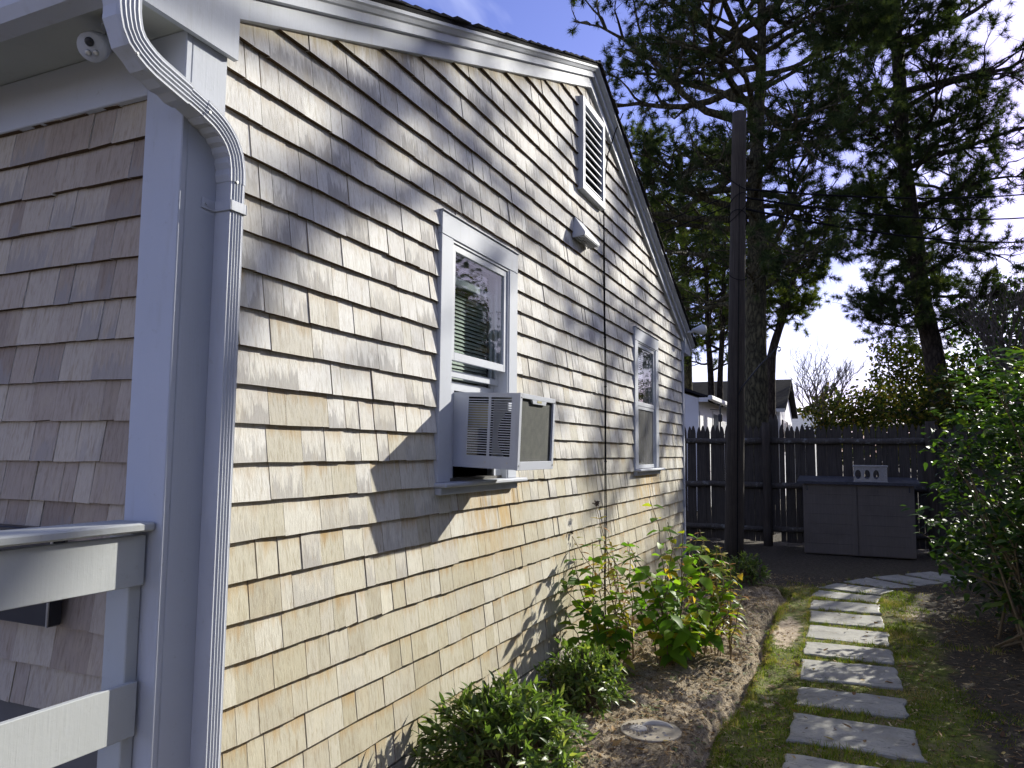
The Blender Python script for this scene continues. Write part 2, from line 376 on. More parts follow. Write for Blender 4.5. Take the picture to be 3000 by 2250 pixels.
def leaf_mat(name, stops, trans=0.35, tcol=None, rough=0.45, objrand=False, spec=0.4, cheap=False):
    m=Mat(name,rough,spec)
    if cheap:
        col=m.ramp(m.sep(m.attr('tone').outputs['Vector'])[0],stops); df=m.n('ShaderNodeBsdfDiffuse'); m.l(col,df.inputs[0])
        t=m.n('ShaderNodeBsdfTranslucent'); m.l(m.mix(1.0,col,tcol or (1.6,1.75,0.7),'MULTIPLY'),t.inputs[0])
        mx=m.n('ShaderNodeMixShader'); mx.inputs[0].default_value=trans; m.l(df.outputs[0],mx.inputs[1]); m.l(t.outputs[0],mx.inputs[2]); m.l(mx.outputs[0],m.out.inputs[0]); return m.m
    if objrand: r=m.n('ShaderNodeObjectInfo').outputs['Random']
    else: r=m.sep(m.attr('tone').outputs['Vector'])[0]
    nz=m.noise(m.pos(),30,3); f=m.math('ADD',r,m.math('MULTIPLY',m.math('SUBTRACT',nz,0.5),0.25))
    col=m.ramp(f,stops); m.base(col)
    t=m.n('ShaderNodeBsdfTranslucent'); m.l(m.mix(1.0,col,tcol or (1.6,1.75,0.7),'MULTIPLY'),t.inputs[0])
    mx=m.n('ShaderNodeMixShader'); mx.inputs[0].default_value=trans; m.l(m.p.outputs[0],mx.inputs[1]); m.l(t.outputs[0],mx.inputs[2]); m.l(mx.outputs[0],m.out.inputs[0])
    return m.m
M['needle']=leaf_mat('pine_needles',[(0.0,(0.03,0.045,0.024)),(0.5,(0.058,0.08,0.034)),(0.85,(0.10,0.12,0.045)),(1.0,(0.14,0.13,0.055))],0.2,cheap=True)
M['needle2']=leaf_mat('yellow_pine_needles',[(0.0,(0.045,0.065,0.02)),(0.5,(0.085,0.11,0.03)),(1.0,(0.16,0.16,0.045))],0.3,cheap=True)
def ground_mat():
    m=Mat('garden_ground',0.95,0.15); p=m.pos(); A=m.sep(m.attr('tone').outputs['Vector'])
    n1=m.noise(p,3.0,6,0.62); n2=m.noise(p,22,5,0.65); n3=m.noise(p,95,4,0.6); n4=m.noise(p,9,5,0.6)
    soil=m.ramp(m.math('ADD',m.math('MULTIPLY',n1,0.5),m.math('MULTIPLY',n2,0.5)),[(0.34,(0.10,0.078,0.05)),(0.46,(0.25,0.20,0.132)),(0.6,(0.40,0.33,0.235))])
    soil=m.mix(m.math('MULTIPLY',m.g(n3,0.52,0.64),0.72),soil,(0.05,0.038,0.025))
    soil=m.mix(m.math('MULTIPLY',m.g(m.noise(p,6,6,0.7),0.5,0.62),0.55),soil,(0.12,0.095,0.055))
    soil=m.mix(m.math('MULTIPLY',m.ramp(n3,[(0.3,(1,1,1)),(0.42,(0,0,0))]),0.35),soil,(0.42,0.33,0.23))
    moss=m.ramp(m.math('ADD',m.math('MULTIPLY',n4,0.55),m.math('MULTIPLY',n2,0.45)),[(0.38,(0.04,0.042,0.018)),(0.47,(0.095,0.115,0.02)),(0.55,(0.16,0.19,0.03)),(0.63,(0.17,0.14,0.065)),(0.75,(0.22,0.17,0.10))])
    moss=m.mix(m.math('MULTIPLY',m.g(n3,0.5,0.66),0.6),moss,(0.045,0.045,0.016))
    moss=m.mix(m.math('MULTIPLY',m.g(m.noise(p,4.2,6,0.7),0.48,0.6),0.6),moss,(0.17,0.135,0.08))
    sand=m.ramp(n2,[(0.3,(0.32,0.25,0.17)),(0.6,(0.50,0.41,0.30))])
    lawn=m.mix(m.g(m.math('ADD',A[1],m.math('MULTIPLY',m.math('SUBTRACT',n4,0.5),1.1)),0.42,0.62),moss,sand)
    dry=m.ramp(n2,[(0.3,(0.03,0.025,0.017)),(0.65,(0.085,0.07,0.048))])  # dark ground tone; canopy shade is put into this colour
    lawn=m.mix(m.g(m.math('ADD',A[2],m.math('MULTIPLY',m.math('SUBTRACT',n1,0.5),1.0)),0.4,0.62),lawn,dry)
    col=m.mix(m.g(m.math('ADD',A[0],m.math('MULTIPLY',m.math('SUBTRACT',n2,0.5),0.3)),0.4,0.6),lawn,soil)
    m.base(col); m.bump(m.math('ADD',n2,m.math('MULTIPLY',n3,0.5)),0.7,0.02); return m.m
M['ground']=ground_mat()
M['nwhite']=simple('white_clapboard_paint',(0.74,0.74,0.74),(0.66,0.66,0.65),2,0.6)
M['nroof']=simple('dark_asphalt_roof',(0.016,0.016,0.019),(0.03,0.029,0.031),5,0.95,spec=0.05)
M['nglass']=simple('dark_window_pane',(0.03,0.035,0.04),(0.06,0.065,0.07),2,0.08)
M['nblue']=simple('pale_blue_shade',(0.30,0.42,0.52),(0.36,0.47,0.56),2,0.4)
M['ngrey']=simple('grey_siding',(0.30,0.30,0.29),(0.4,0.4,0.38),4,0.7)
M['chimney']=simple('grey_chimney',(0.20,0.19,0.18),(0.30,0.29,0.27),14,0.9)
# ================================================================== ground
def vnoise(x, y, s, seed):
    r=np.random.default_rng(seed); G=r.random((256,256)); x=x*s+37.3; y=y*s+11.7
    xi=np.floor(x).astype(int); yi=np.floor(y).astype(int); fx=x-xi; fy=y-yi; fx=fx*fx*(3-2*fx); fy=fy*fy*(3-2*fy)
    a=G[xi%256,yi%256]; b=G[(xi+1)%256,yi%256]; c=G[xi%256,(yi+1)%256]; d=G[(xi+1)%256,(yi+1)%256]
    return (a*(1-fx)+b*fx)*(1-fy)+(c*(1-fx)+d*fx)*fy-0.5
D=1.7934                      # plane of the shingle butts of the side wall
def ytrench(x):
    y=0.655+0.028*np.sin(1.9*x)+0.018*np.sin(4.7*x+1)+0.05*vnoise(x,x*0,1.7,3)+0.03*vnoise(x,x*0+9,7.0,13)+0.016*vnoise(x,x*0+4,19.0,14)
    return np.where(x>8.5, y+(x-8.5)**2*0.9, y)
def gheight(x, y):
    x=np.asarray(x,float); y=np.asarray(y,float)
    d=y-ytrench(np.clip(x,-5,9.6)); inb=(x<9.6)
    bed=np.clip((d+0.01)/0.05,0,1)*inb
    z=0.012*vnoise(x,y,1.3,1)+0.012*vnoise(x,y,5,2)+0.006*vnoise(x,y,16,4)
    z=z+bed*(0.015+0.035*np.clip(d/0.7,0,1)+0.036*vnoise(x,y,6,5)+0.034*vnoise(x,y,15,6)+0.022*vnoise(x,y,34,8))
    tr=np.exp(-((d-0.03)/(0.045+0.03*vnoise(x,y,3,9)))**2)*inb*np.clip((x-1)/2,0,1)
    z=z-tr*(0.085+0.06*vnoise(x,y,4,7))
    lip=np.exp(-((d+0.05)/0.04)**2)*inb
    z=z+lip*0.018
    pd=np.hypot(x-4.0,y-0.985); wp=np.clip((0.32-pd)/0.13,0,1); z=z*(1-wp)+(0.055+0.006*vnoise(x,y,30,8))*wp
    return z*np.clip((40-np.abs(x))/20,0,1), bed
def axis(a,b,step,lo,hi):
    fine=np.arange(a,b+1e-6,step)
    L=[a]; s=step
    while L[-1]>lo: s*=1.35; L.append(L[-1]-s)
    H=[fine[-1]]; s=step
    while H[-1]<hi: s*=1.35; H.append(H[-1]+s)
    return np.concatenate([np.array(L[1:])[::-1],fine,np.array(H[1:])])
gx=axis(2.2,10.2,0.024,-300,500); gy=axis(-1.7,1.86,0.024,-400,400)
GX,GY=np.meshgrid(gx,gy,indexing='ij'); GZ,BED=gheight(GX,GY)
nx,ny=GX.shape
sand=np.exp(-(((GX-6.9)/0.75)**2+((GY-0.52)/0.13)**2))*1.0+np.exp(-(((GX-8.2)/0.6)**2+((GY+0.5)/0.25)**2))*0.8+0.55*np.exp(-(((GX-5.0)/0.3)**2+((GY-0.5)/0.12)**2))
dry=np.clip((-0.36-GY)/0.4,0,1)*0.85+np.clip((GX-8.8)/0.8,0,1)*0.9  # mask of the painted shade: right of the path and towards the fence
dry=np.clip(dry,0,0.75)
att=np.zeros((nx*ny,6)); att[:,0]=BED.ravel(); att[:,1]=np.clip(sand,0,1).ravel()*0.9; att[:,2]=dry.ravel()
ii=np.arange(nx-1)[:,None]*ny+np.arange(ny-1)[None,:]
q=np.stack([ii,ii+ny,ii+ny+1,ii+1],-1).reshape(-1,4)
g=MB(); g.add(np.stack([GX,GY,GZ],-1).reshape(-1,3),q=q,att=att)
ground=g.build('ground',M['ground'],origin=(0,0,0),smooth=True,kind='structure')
def gz(x,y): return float(gheight(np.array([x]),np.array([y]))[0][0])

# stepping stones, children of the path
path=empty('path',(6,0.05,0),kind='structure')
def flag(cx,cy,lx,ly,rz,top,seed):
    r=np.random.default_rng(seed); n=7
    pts=[]
    for a,b,k in (((-1,-1),(1,-1),6),((1,-1),(1,1),8),((1,1),(-1,1),6),((-1,1),(-1,-1),8)):
        for i in range(k):
            t=i/k; pts.append(np.array(a)*(1-t)+np.array(b)*t)
    P=np.array(pts)*[lx/2,ly/2]+r.normal(0,0.0065,(len(pts),2))
    c,s_=math.cos(R_(rz)),math.sin(R_(rz)); Rm=np.array([[c,-s_],[s_,c]])
    m=MB(); k=len(P); o=[]
    tilt=r.normal(0,0.010,2)
    for sc,z in ((0.985,-0.045),(1.0,-0.006),(0.972,0.0)):
        Q=(P*sc)@Rm.T; zz=top+z+(Q@tilt)*(z>-0.04)+ (r.normal(0,0.0012,k) if z==0 else 0)
        o.append(np.column_stack([Q[:,0]+cx,Q[:,1]+cy,zz]))
    m.add(np.concatenate(o+[np.array([[cx,cy,top]])]),
          q=[(l*k+i,l*k+(i+1)%k,(l+1)*k+(i+1)%k,(l+1)*k+i) for l in (0,1) for i in range(k)],
          t=[(2*k+i,2*k+(i+1)%k,3*k) for i in range(k)])
    m.build('flagstone',M['stone'],path)
ST=[(3.88,0.02,0.47,0.63,0),(4.53,0.02,0.46,0.62,1),(5.15,0.035,0.385,0.61,-1),(5.77,0.045,0.50,0.61,1),(6.37,0.05,0.41,0.615,0),(6.98,0.055,0.47,0.615,-1),
    (7.59,0.07,0.49,0.605,1),(8.24,0.08,0.51,0.62,0),(8.83,0.07,0.36,0.64,-12),(9.33,-0.03,0.42,0.64,-24),(9.84,-0.28,0.44,0.62,-34),(10.3,-0.60,0.45,0.62,-40),(10.72,-0.97,0.45,0.62,-44),(3.2,0.02,0.46,0.63,1)]
for i,(x,y,a,b,r) in enumerate(ST): flag(x,y,a,b,r,0.014+0.005*math.sin(i*2.3),100+i)

# ================================================================== house
H0=(5.35,4.5,0.0)
house=empty('cottage',H0,'cedar shingled cottage with white trim filling the left of the view','house')
Z0=1.458; EXP=0.127
ZL=lambda x: 2.889+0.4003*(x-1.731)
ZR=lambda x: 4.370-0.4296*(x-5.431)
APX=5.431; XC=1.563; XE=9.03
def rake(x): return min(ZL(x),ZR(x))
W1=(3.126,4.05,1.345,2.68); W2=(6.757,7.70,1.345,2.67); LV=(5.19,5.75,3.47,4.20)
side=MB()   # sheathing as pieces around the openings
YS=D+0.026
def wallpiece(x0,x1,z0,z1): side.box(x0,x1,YS,YS+0.09,z0,z1)
zt=2.66
o1=(W1[0]+0.06,W1[1]-0.06,W1[2]+0.02,W1[3]-0.06); o2=(W2[0]+0.06,W2[1]-0.06,W2[2]+0.02,W2[3]-0.06)
wallpiece(XC+0.03,o1[0],0.12,zt); wallpiece(o1[1],o2[0],0.12,zt); wallpiece(o2[1],XE-0.01,0.12,zt)
wallpiece(o1[0],o1[1],0.12,o1[2]); wallpiece(o1[0],o1[1],o1[3],zt); wallpiece(o2[0],o2[1],0.12,o2[2]); wallpiece(o2[0],o2[1],o2[3],zt)
side.poly([(XC+0.03,zt),(XE-0.01,zt),(XE-0.01,rake(XE)+0.05),(APX,4.45),(XC+0.03,ZL(XC)+0.05)],'y',YS,YS+0.09)
sidewall=side.build('side_wall',M['room'],house)
fw=MB(); fw.box(XC+0.03,XC+0.12,YS+0.09,9.0,0.12,2.76)
frontwall=fw.build('front_wall',M['room'],house)
# inner room shell so the panes look into a dim room
rm=MB(); rm.box(2.2,8.6,4.6,4.7,0.2,2.9); rm.box(2.2,2.3,YS+0.1,4.6,0.2,2.9); rm.box(8.5,8.6,YS+0.1,4.6,0.2,2.9); rm.box(2.2,8.6,YS+0.1,4.6,2.9,2.95); rm.box(2.2,8.6,YS+0.1,4.6,0.15,0.2)
rm.build('inner_room',M['room'],house)
bk=MB(); bk.box(XC+0.13,XE,8.9,9.0,0.12,2.76); bk.box(XE-0.1,XE-0.02,YS+0.1,8.9,0.12,2.76); bk.build('back_wall',M['trim'],house)

# ---- shingles
def clip(poly, f):
    out=[]; n=len(poly)
    for i in range(n):
        a,b=poly[i],poly[(i+1)%n]; fa,fb=f(a),f(b)
        if fa>=0: out.append(a)
        if (fa>=0)!=(fb>=0):
            t=fa/(fa-fb); out.append((a[0]+(b[0]-a[0])*t,a[1]+(b[1]-a[1])*t))
    return out
SH=[]   # (wall, verts, faces(ngon list), att, area)
TAP=0.0200
def shingle(wall, poly, zb, thick):
    if len(poly)<3: return
    n=len(poly); P=np.array(poly); w=P[:,0].max()-P[:,0].min()
    if w<0.008 or P[:,1].max()-P[:,1].min()<0.006: return
    tw=rng.normal(0,0.0018); cx=P[:,0].mean()
    tone=rng.random(3)
    out=(thick+tw*(P[:,0]-cx)/max(w,0.03))-TAP*(P[:,1]-zb)/0.145
    vfrac=(P[:,1]-zb)/EXP; uu=(P[:,0]-P[:,0].min())/w
    if wall=='side':
        Fv=np.column_stack([P[:,0],D+0.0-out+0.0,P[:,1]]); Bv=np.column_stack([P[:,0],np.full(n,YS-0.001),P[:,1]])
        order=list(range(n))
    else:
        Fv=np.column_stack([XC+0.012-out,P[:,0],P[:,1]]); Bv=np.column_stack([np.full(n,XC+0.029),P[:,0],P[:,1]])
        order=list(range(n))
    V=np.concatenate([Fv,Bv]); att=np.zeros((2*n,6)); att[:,:3]=tone; att[:,3]=np.tile(uu,2); att[:,4]=np.tile(vfrac,2)
    fl=[order if wall=='side' else order[::-1]]
    for i in range(n):
        j=(i+1)%n; f=[i,i+n,j+n,j]
        fl.append(f if wall=='side' else f[::-1])
    pp,dep=proj(Fv)
    u=np.clip(pp[:,0],0,3000); v=np.clip(pp[:,1],0,2250)
    area=0.5*abs(np.dot(u,np.roll(v,-1))-np.dot(v,np.roll(u,-1)))
    SH.append((wall,V,fl,att,area))
def course(wall, xs, xe, zb, breaks, filt):
    """one course from xs to xe; breaks: extra joints; filt(poly)->list of polys"""
    x=xs; edges=[xs]; bl=sorted(b for b in breaks if xs<b<xe)
    while x<xe:
        w=float(np.clip(rng.gamma(7.0,0.0185),0.062,0.235)); nxt=x+w
        for b in bl:
            if x<b-1e-6 and nxt>b-0.035: nxt=b; break
        if xe-nxt<0.05: nxt=xe
        edges.append(min(nxt,xe)); x=nxt
    for a,b in zip(edges[:-1],edges[1:]):
        gap=float(rng.choice([0.0003,0.0007,0.0013,0.0026],p=[.28,.28,.26,.18]))
        jz=rng.normal(0,0.0010); lean=rng.normal(0,0.0011); th=abs(rng.normal(0.0,0.0014))
        if rng.random()<0.08: jz-=0.003
        h=EXP+0.016
        poly=[(a+gap,zb+jz-lean),(b-gap,zb+jz+lean),(b-gap-rng.normal(0,0.0006),zb+h),(a+gap+rng.normal(0,0.0006),zb+h)]
        for p in filt(poly): shingle(wall,p,zb,th)
ZBOT=0.175
for k in range(-11,24):
    zb=Z0+k*EXP
    if zb+EXP<ZBOT+0.02: continue
    zb_=max(zb,ZBOT) if zb<ZBOT else zb
    if k==-11 and zb<ZBOT-0.06: pass
    def xlim(z):   # wall span under the rakes at height z
        l=XC+0.165; r=XE-0.06
        if z>ZL(l): l=1.731+(z-2.889)/0.4003
        if z>ZR(r): r=5.431+(4.370-z)/0.4296
        return l,r
    l,r=xlim(zb_)
    if l>=r-0.05: continue
    br=[]; ops=[]
    for (a,b,c,d) in (W1,W2,LV):
        if zb<d-0.004 and zb+EXP>c+0.004: br+=[a,b]; ops.append((a,b,c,d))
    def filt(poly,ops=ops,zb_=zb_):
        poly=clip(poly,lambda p:p[1]-zb_+ (0.003 if zb_>ZBOT else 0))
        if len(poly)>=3: poly=clip(poly,lambda p:ZL(p[0])+0.02-p[1])
        if len(poly)>=3: poly=clip(poly,lambda p:ZR(p[0])+0.02-p[1])
        if len(poly)<3: return []
        cx=np.mean([p[0] for p in poly])
        for (a,b,c,d) in ops:
            if a<cx<b:
                res=[]
                up=clip(poly,lambda p:p[1]-d); dn=clip(poly,lambda p:c-p[1])
                return [p for p in (up,dn) if len(p)>=3]
        return [poly]
    course('side',l,r,zb,br,filt)
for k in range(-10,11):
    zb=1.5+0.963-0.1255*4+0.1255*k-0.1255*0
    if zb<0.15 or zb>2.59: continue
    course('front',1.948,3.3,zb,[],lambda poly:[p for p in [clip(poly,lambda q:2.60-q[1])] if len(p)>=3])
SH.sort(key=lambda s:-s[4])
rest=MB()
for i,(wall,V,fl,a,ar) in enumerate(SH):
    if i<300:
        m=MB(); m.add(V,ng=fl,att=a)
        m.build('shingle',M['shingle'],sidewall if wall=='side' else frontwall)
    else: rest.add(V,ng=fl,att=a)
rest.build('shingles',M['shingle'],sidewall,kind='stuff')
# ---- foundation
fd=MB(); fd.box(XC+0.04,XE-0.02,D+0.012,D+0.2,-0.3,ZBOT-0.01,b=0.004); fd.build('foundation',M['foundation'],house)
# ---- corner boards, frieze, rake trim, returns
boxo('corner_board',(XC+0.0225,XC+0.163,D-0.008,D+0.02,0.17,2.7605),M['trim'],house)
boxo('corner_board',(XC-0.001,XC+0.022,D-0.0085,1.944,0.17,2.762),M['trim'],house)
boxo('corner_board',(XE-0.055,XE+0.01,D-0.008,D+0.03,0.15,2.84),M['trim'],house)
boxo('corner_board',(XE+0.011,XE+0.03,D-0.006,D+0.12,0.15,2.84),M['trim'],house)
boxo('frieze_board',(XC+0.002,XC+0.028,1.945,5.0,2.588,2.763),M['vinyl'],house)
boxo('frieze_board',(XC-0.006,XC+0.02,D+0.03,1.9445,2.7635,2.79),M['soffit'],house)
def rakeboard(name,x0,x1,lo,hi,y0,y1,mat,right=False):
    f=ZR if right else ZL
    m=MB(); m.poly([(x0,f(x0)+lo),(x1,f(x1)+lo),(x1,f(x1)+hi),(x0,f(x0)+hi)],'y',y0,y1); return m.build(name,mat,house)
xl=1.335; xr=9.36
rakeboard('rake_frieze',XC+0.186,APX,0.0,0.084,D-0.022,D+0.02,M['trim'])
rakeboard('rake_frieze',APX,XE+0.02,0.0,0.084,D-0.0215,D+0.02,M['trim'],True)
rakeboard('rake_board',xl,APX,0.078,0.124,D-0.048,D-0.0225,M['trim'])
rakeboard('rake_board',APX,xr,0.078,0.124,D-0.0475,D-0.0225,M['trim'],True)
def crown(x0,x1,right):
    f=ZR if right else ZL
    prof=[(D-0.0485,0.118),(D-0.060,0.122),(D-0.071,0.138),(D-0.082,0.144),(D-0.082,0.160),(D-0.03,0.160),(D-0.03,0.118)]
    a=np.array([(x0,y,f(x0)+h) for y,h in prof]); b=np.array([(x1,y,f(x1)+h) for y,h in prof]); n=len(prof)
    m=MB(); m.add(np.concatenate([a,b]),q=[(i,(i+1)%n,(i+1)%n+n,i+n) for i in range(n)],ng=[list(range(n))[::-1],list(range(n,2*n))])
    return m.build('rake_moulding',M['trim'],house)
crown(xl-0.02,3.62,False); crown(3.623,APX,False); crown(APX,xr+0.02,True)
# boxed return at each eave corner
m=MB(); m.poly([(xl,2.75),(XC+0.185,2.75),(XC+0.185,ZL(XC+0.185)+0.079),(xl,ZL(xl)+0.079)],'y',D-0.030,D-0.0105); m.build('eave_return',M['trim'],house)
m=MB(); m.poly([(XE-0.02,2.70),(xr-0.03,2.70),(xr-0.03,ZR(xr)+0.079),(XE-0.02,ZR(XE-0.02)+0.079)],'y',D-0.034,D-0.010); m.build('eave_return',M['trim'],house)
boxo('eave_return',(XE+0.031,xr-0.031,D-0.0095,D+0.3,2.702,2.73),M['trim'],house)
# soffit, fascia, gutter along the front eave
boxo('soffit',(xl+0.02,XC+0.0285,D-0.0104,6.0,2.765,2.785),M['soffit'],house)
boxo('fascia',(xl-0.005,xl+0.0195,D-0.0095,6.0,2.755,2.87),M['trim'],house)
gp=[(xl-0.006,2.84),(xl-0.006,2.712),(xl-0.075,2.705),(xl-0.095,2.735),(xl-0.105,2.79),(xl-0.125,2.81),(xl-0.125,2.838),(xl-0.11,2.838),(xl-0.112,2.816),(xl-0.095,2.795),(xl-0.083,2.74),(xl-0.07,2.716),(xl-0.012,2.72),(xl-0.012,2.84)]
m=MB(); n=len(gp); a=[(x,D-0.06,z) for x,z in gp]; b=[(x,6.0,z) for x,z in gp]
m.add(a+b,q=[(i,i+n,(i+1)%n+n,(i+1)%n) for i in range(n)]); m.build('gutter',M['metal'],house)
# ---- roof with shingle courses
rf=MB()
for f,x0,x1 in ((ZL,xl-0.04,APX),(ZR,APX,xr+0.04)):
    rf.poly([(x0,f(x0)+0.161),(x1,f(x1)+0.161),(x1,f(x1)+0.178),(x0,f(x0)+0.178)],'y',D-0.085,9.3)
roof=rf.build('roof',M['asphalt'],house)
for f,x0,x1,sg in ((ZL,xl-0.05,APX,1),(ZR,xr+0.05,APX,-1)):
    n=int(abs(x1-x0)/0.118); xs=np.linspace(x0,x1,n+1)
    for a,b in zip(xs[:-1],xs[1:]):
        b2=b+sg*0.03; m=MB(); jy=rng.normal(0,0.006)
        m.poly([(a,f(a)+0.180),(b2,f(b2)+0.180),(b2,f(b2)+0.183),(a,f(a)+0.196)][::sg],'y',D-0.100+jy,9.3); m.build('roof_shingle_course',M['asphalt'],roof)
# ---- downspout
dsp=empty('downspout',(1.729,1.757,0.03),parent=house)
cl=[(1.318,2.735),(1.32,2.675),(1.328,2.63),(1.348,2.598),(1.38,2.574),(1.42,2.558),(1.47,2.545),(1.53,2.530),(1.59,2.514),(1.64,2.496),(1.675,2.474),(1.702,2.446),(1.719,2.412),(1.727,2.372),(1.729,2.33)]
def sweep(cl, w, y0, y1, crimp=0.0, cap=True, extra=0.0):
    """rectangular fluted pipe, centreline in the X-Z plane"""
    C=np.array(cl); d=np.gradient(C,axis=0); d/=np.linalg.norm(d,axis=1,keepdims=True)
    nrm=np.column_stack([-d[:,1],d[:,0]])          # in-plane normal
    h=w/2+extra; sec=[]
    k=11
    for i in range(k):                        # fluted outer face (towards -Y)
        t=-1+2*i/(k-1); dep=0.0 if (i%2==0) else 0.0035
        if i in (0,k-1): dep=0.003
        sec.append((t*h,y0-extra+dep))
    sec+= [(h,y0+0.014),(h,y1),(-h,y1),(-h,y0+0.014)]; sec=np.array(sec); n=len(sec)
    V=[]
    for i in range(len(C)):
        sc=np.where(sec[:,1]>y0+0.012,np.where(sec[:,0]<-0.3*h,1.0+(1.9*crimp if i%2 else 0.0),1.0),1.0)
        p=C[i][None,:]+nrm[i][None,:]*(sec[:,0]*sc)[:,None]
        V.append(np.column_stack([p[:,0],sec[:,1],p[:,1]]))
    m=MB(); L=len(C)
    m.add(np.concatenate(V),q=[(i*n+j,i*n+(j+1)%n,(i+1)*n+(j+1)%n,(i+1)*n+j) for i in range(L-1) for j in range(n)],ng=[list(range(n))[::-1],list(range((L-1)*n,L*n))])
    return m
def densify(c,n):
    c=np.array(c); s=np.concatenate([[0],np.cumsum(np.linalg.norm(np.diff(c,axis=0),axis=1))]); t=np.linspace(0,s[-1],n)
    return np.column_stack([np.interp(t,s,c[:,0]),np.interp(t,s,c[:,1])])
y0,y1=1.7195,D-0.009
sweep(densify(cl[:8],13),0.064,y0,y1,0.09,extra=0.002).build('elbow',M['metal'],dsp)
sweep([cl[6],cl[7],cl[8],cl[9]],0.058,y0,y1).build('offset_pipe',M['metal'],dsp)
sweep(densify(cl[8:],13),0.060,y0,y1,0.07,extra=0.0012).build('elbow',M['metal'],dsp)
sweep([(1.729,2.36),(1.729,1.6),(1.7285,0.8),(1.728,0.16)],0.057,y0,y1).build('downpipe',M['metal'],dsp)
m=MB(); m.box(1.697,1.7595,1.7145,1.7185,2.235,2.268,b=0.0015); m.box(1.6935,1.6965,1.7145,D-0.0125,2.235,2.268,b=0.001); m.box(1.760,1.763,1.7145,D-0.0125,2.235,2.268,b=0.001); m.box(1.645,1.6963,D-0.012,D-0.0085,2.235,2.268,b=0.0015)
m.box(1.7605,1.80,D-0.012,D-0.009,2.237,2.266,b=0.001)
m.tube([(1.662,D-0.0165,2.2515),(1.662,D-0.011,2.2515)],0.005,8); m.build('strap',M['metal'],dsp)
m=MB()
for x,z in ((1.345,2.56),(1.60,2.505),(1.72,2.33)): m.tube([(x,y0-0.004,z),(x,y0+0.004,z)],0.004,8)
m.build('screw',M['chrome'],dsp)
# ---- windows
def window(x0,x1,z0,z1,kind):
    w=empty('window',((x0+x1)/2,D,z0),parent=house)
    cw=0.117; yc=D-0.010
    boxo('head_casing',(x0,x1,yc,YS,z1-cw,z1),M['trim'],w)
    boxo('drip_cap',(x0-0.004,x1+0.004,yc-0.008,YS,z1+0.0005,z1+0.006),M['trim'],w,b=0.001)
    boxo('side_casing',(x0,x0+cw,yc+0.001,YS,z0+0.005,z1-cw-0.0005),M['trim'],w)
    boxo('side_casing',(x1-cw,x1,yc+0.001,YS,z0+0.005,z1-cw-0.0005),M['trim'],w)
    m=MB(); 
    m.box(x0-0.014,x1+0.05,D-0.062,YS+0.05,z0-0.018,z0+0.0045,b=0.006); m.build('sill',M['trim'],w)
    boxo('apron',(x0+0.01,x1-0.01,D-0.022,YS,z0-0.055,z0-0.0185),M['trim'],w)
    a,b=x0+cw,x1-cw; zt_=z1-cw
    # jamb liner
    for nm,dm in (('jamb',(a-0.0005,a+0.012,D-0.004,D+0.12,z0+0.006,zt_-0.0005)),('jamb',(b-0.012,b+0.0005,D-0.004,D+0.12,z0+0.006,zt_-0.0005)),('jamb',(a+0.0125,b-0.0125,D-0.003,D+0.12,zt_-0.013,zt_-0.0008))):
        boxo(nm,dm,M['vinyl'],w,b=0.001)
    def sash(nm,za,zb,y,fr,pane='glass',th=0.018):
        s_=MB(); A,B=a+0.0135,b-0.0135
        s_.box(A,A+fr,y,y+th,za,zb,b=0.0015); s_.box(B-fr,B,y,y+th,za,zb,b=0.0015); s_.box(A+fr+0.0002,B-fr-0.0002,y,y+th,zb-fr,zb,b=0.0015); s_.box(A+fr+0.0002,B-fr-0.0002,y,y+th,za,za+fr*1.15,b=0.0015)
        s_.build(nm,M['vinyl'],w)
        p=MB(); yy=y+th*0.55; p.add([(A+fr-0.002,yy,za+fr),(B-fr+0.002,yy,za+fr),(B-fr+0.002,yy,zb-fr+0.002),(A+fr-0.002,yy,zb-fr+0.002)],q=[(0,1,2,3)]); p.build('pane' if pane=='glass' else 'screen',M[pane],w)
    mid=(z0+zt_)/2
    if kind=='ac':
        sash('storm_sash',1.955,zt_-0.014,D+0.004,0.036)
        sash('upper_sash',1.88,zt_-0.016,D+0.052,0.03)
        sash('lower_sash',1.815,2.42,D+0.080,0.04)
        top=zt_-0.02; bot=1.83
    else:
        sash('storm_sash',mid-0.005,zt_-0.014,D+0.004,0.034)
        sash('screen_sash',z0+0.008,mid-0.006,D+0.008,0.03,'screen')
        sash('upper_sash',mid-0.02,zt_-0.016,D+0.050,0.03)
        sash('lower_sash',z0+0.01,mid+0.02,D+0.078,0.04)
        top=zt_-0.02; bot=mid+0.15
    bl=MB(); z=top-0.03
    bl.box(a+0.02,b-0.02,D+0.118,D+0.15,top-0.02,top,b=0.002)
    while z>bot:
        jj=rng.normal(0,0.0022); bl.add([(a+0.022,D+0.122,z-0.0095+jj),(b-0.022,D+0.122,z-0.0095-jj),(b-0.022,D+0.131,z+0.0085-jj),(a+0.022,D+0.131,z+0.0085+jj)],q=[(0,1,2,3)]); z-=0.0215
    bl.build('blind',M['blind'],w)
    return w
wa=window(*W1,'ac'); wb=window(*W2,'plain')
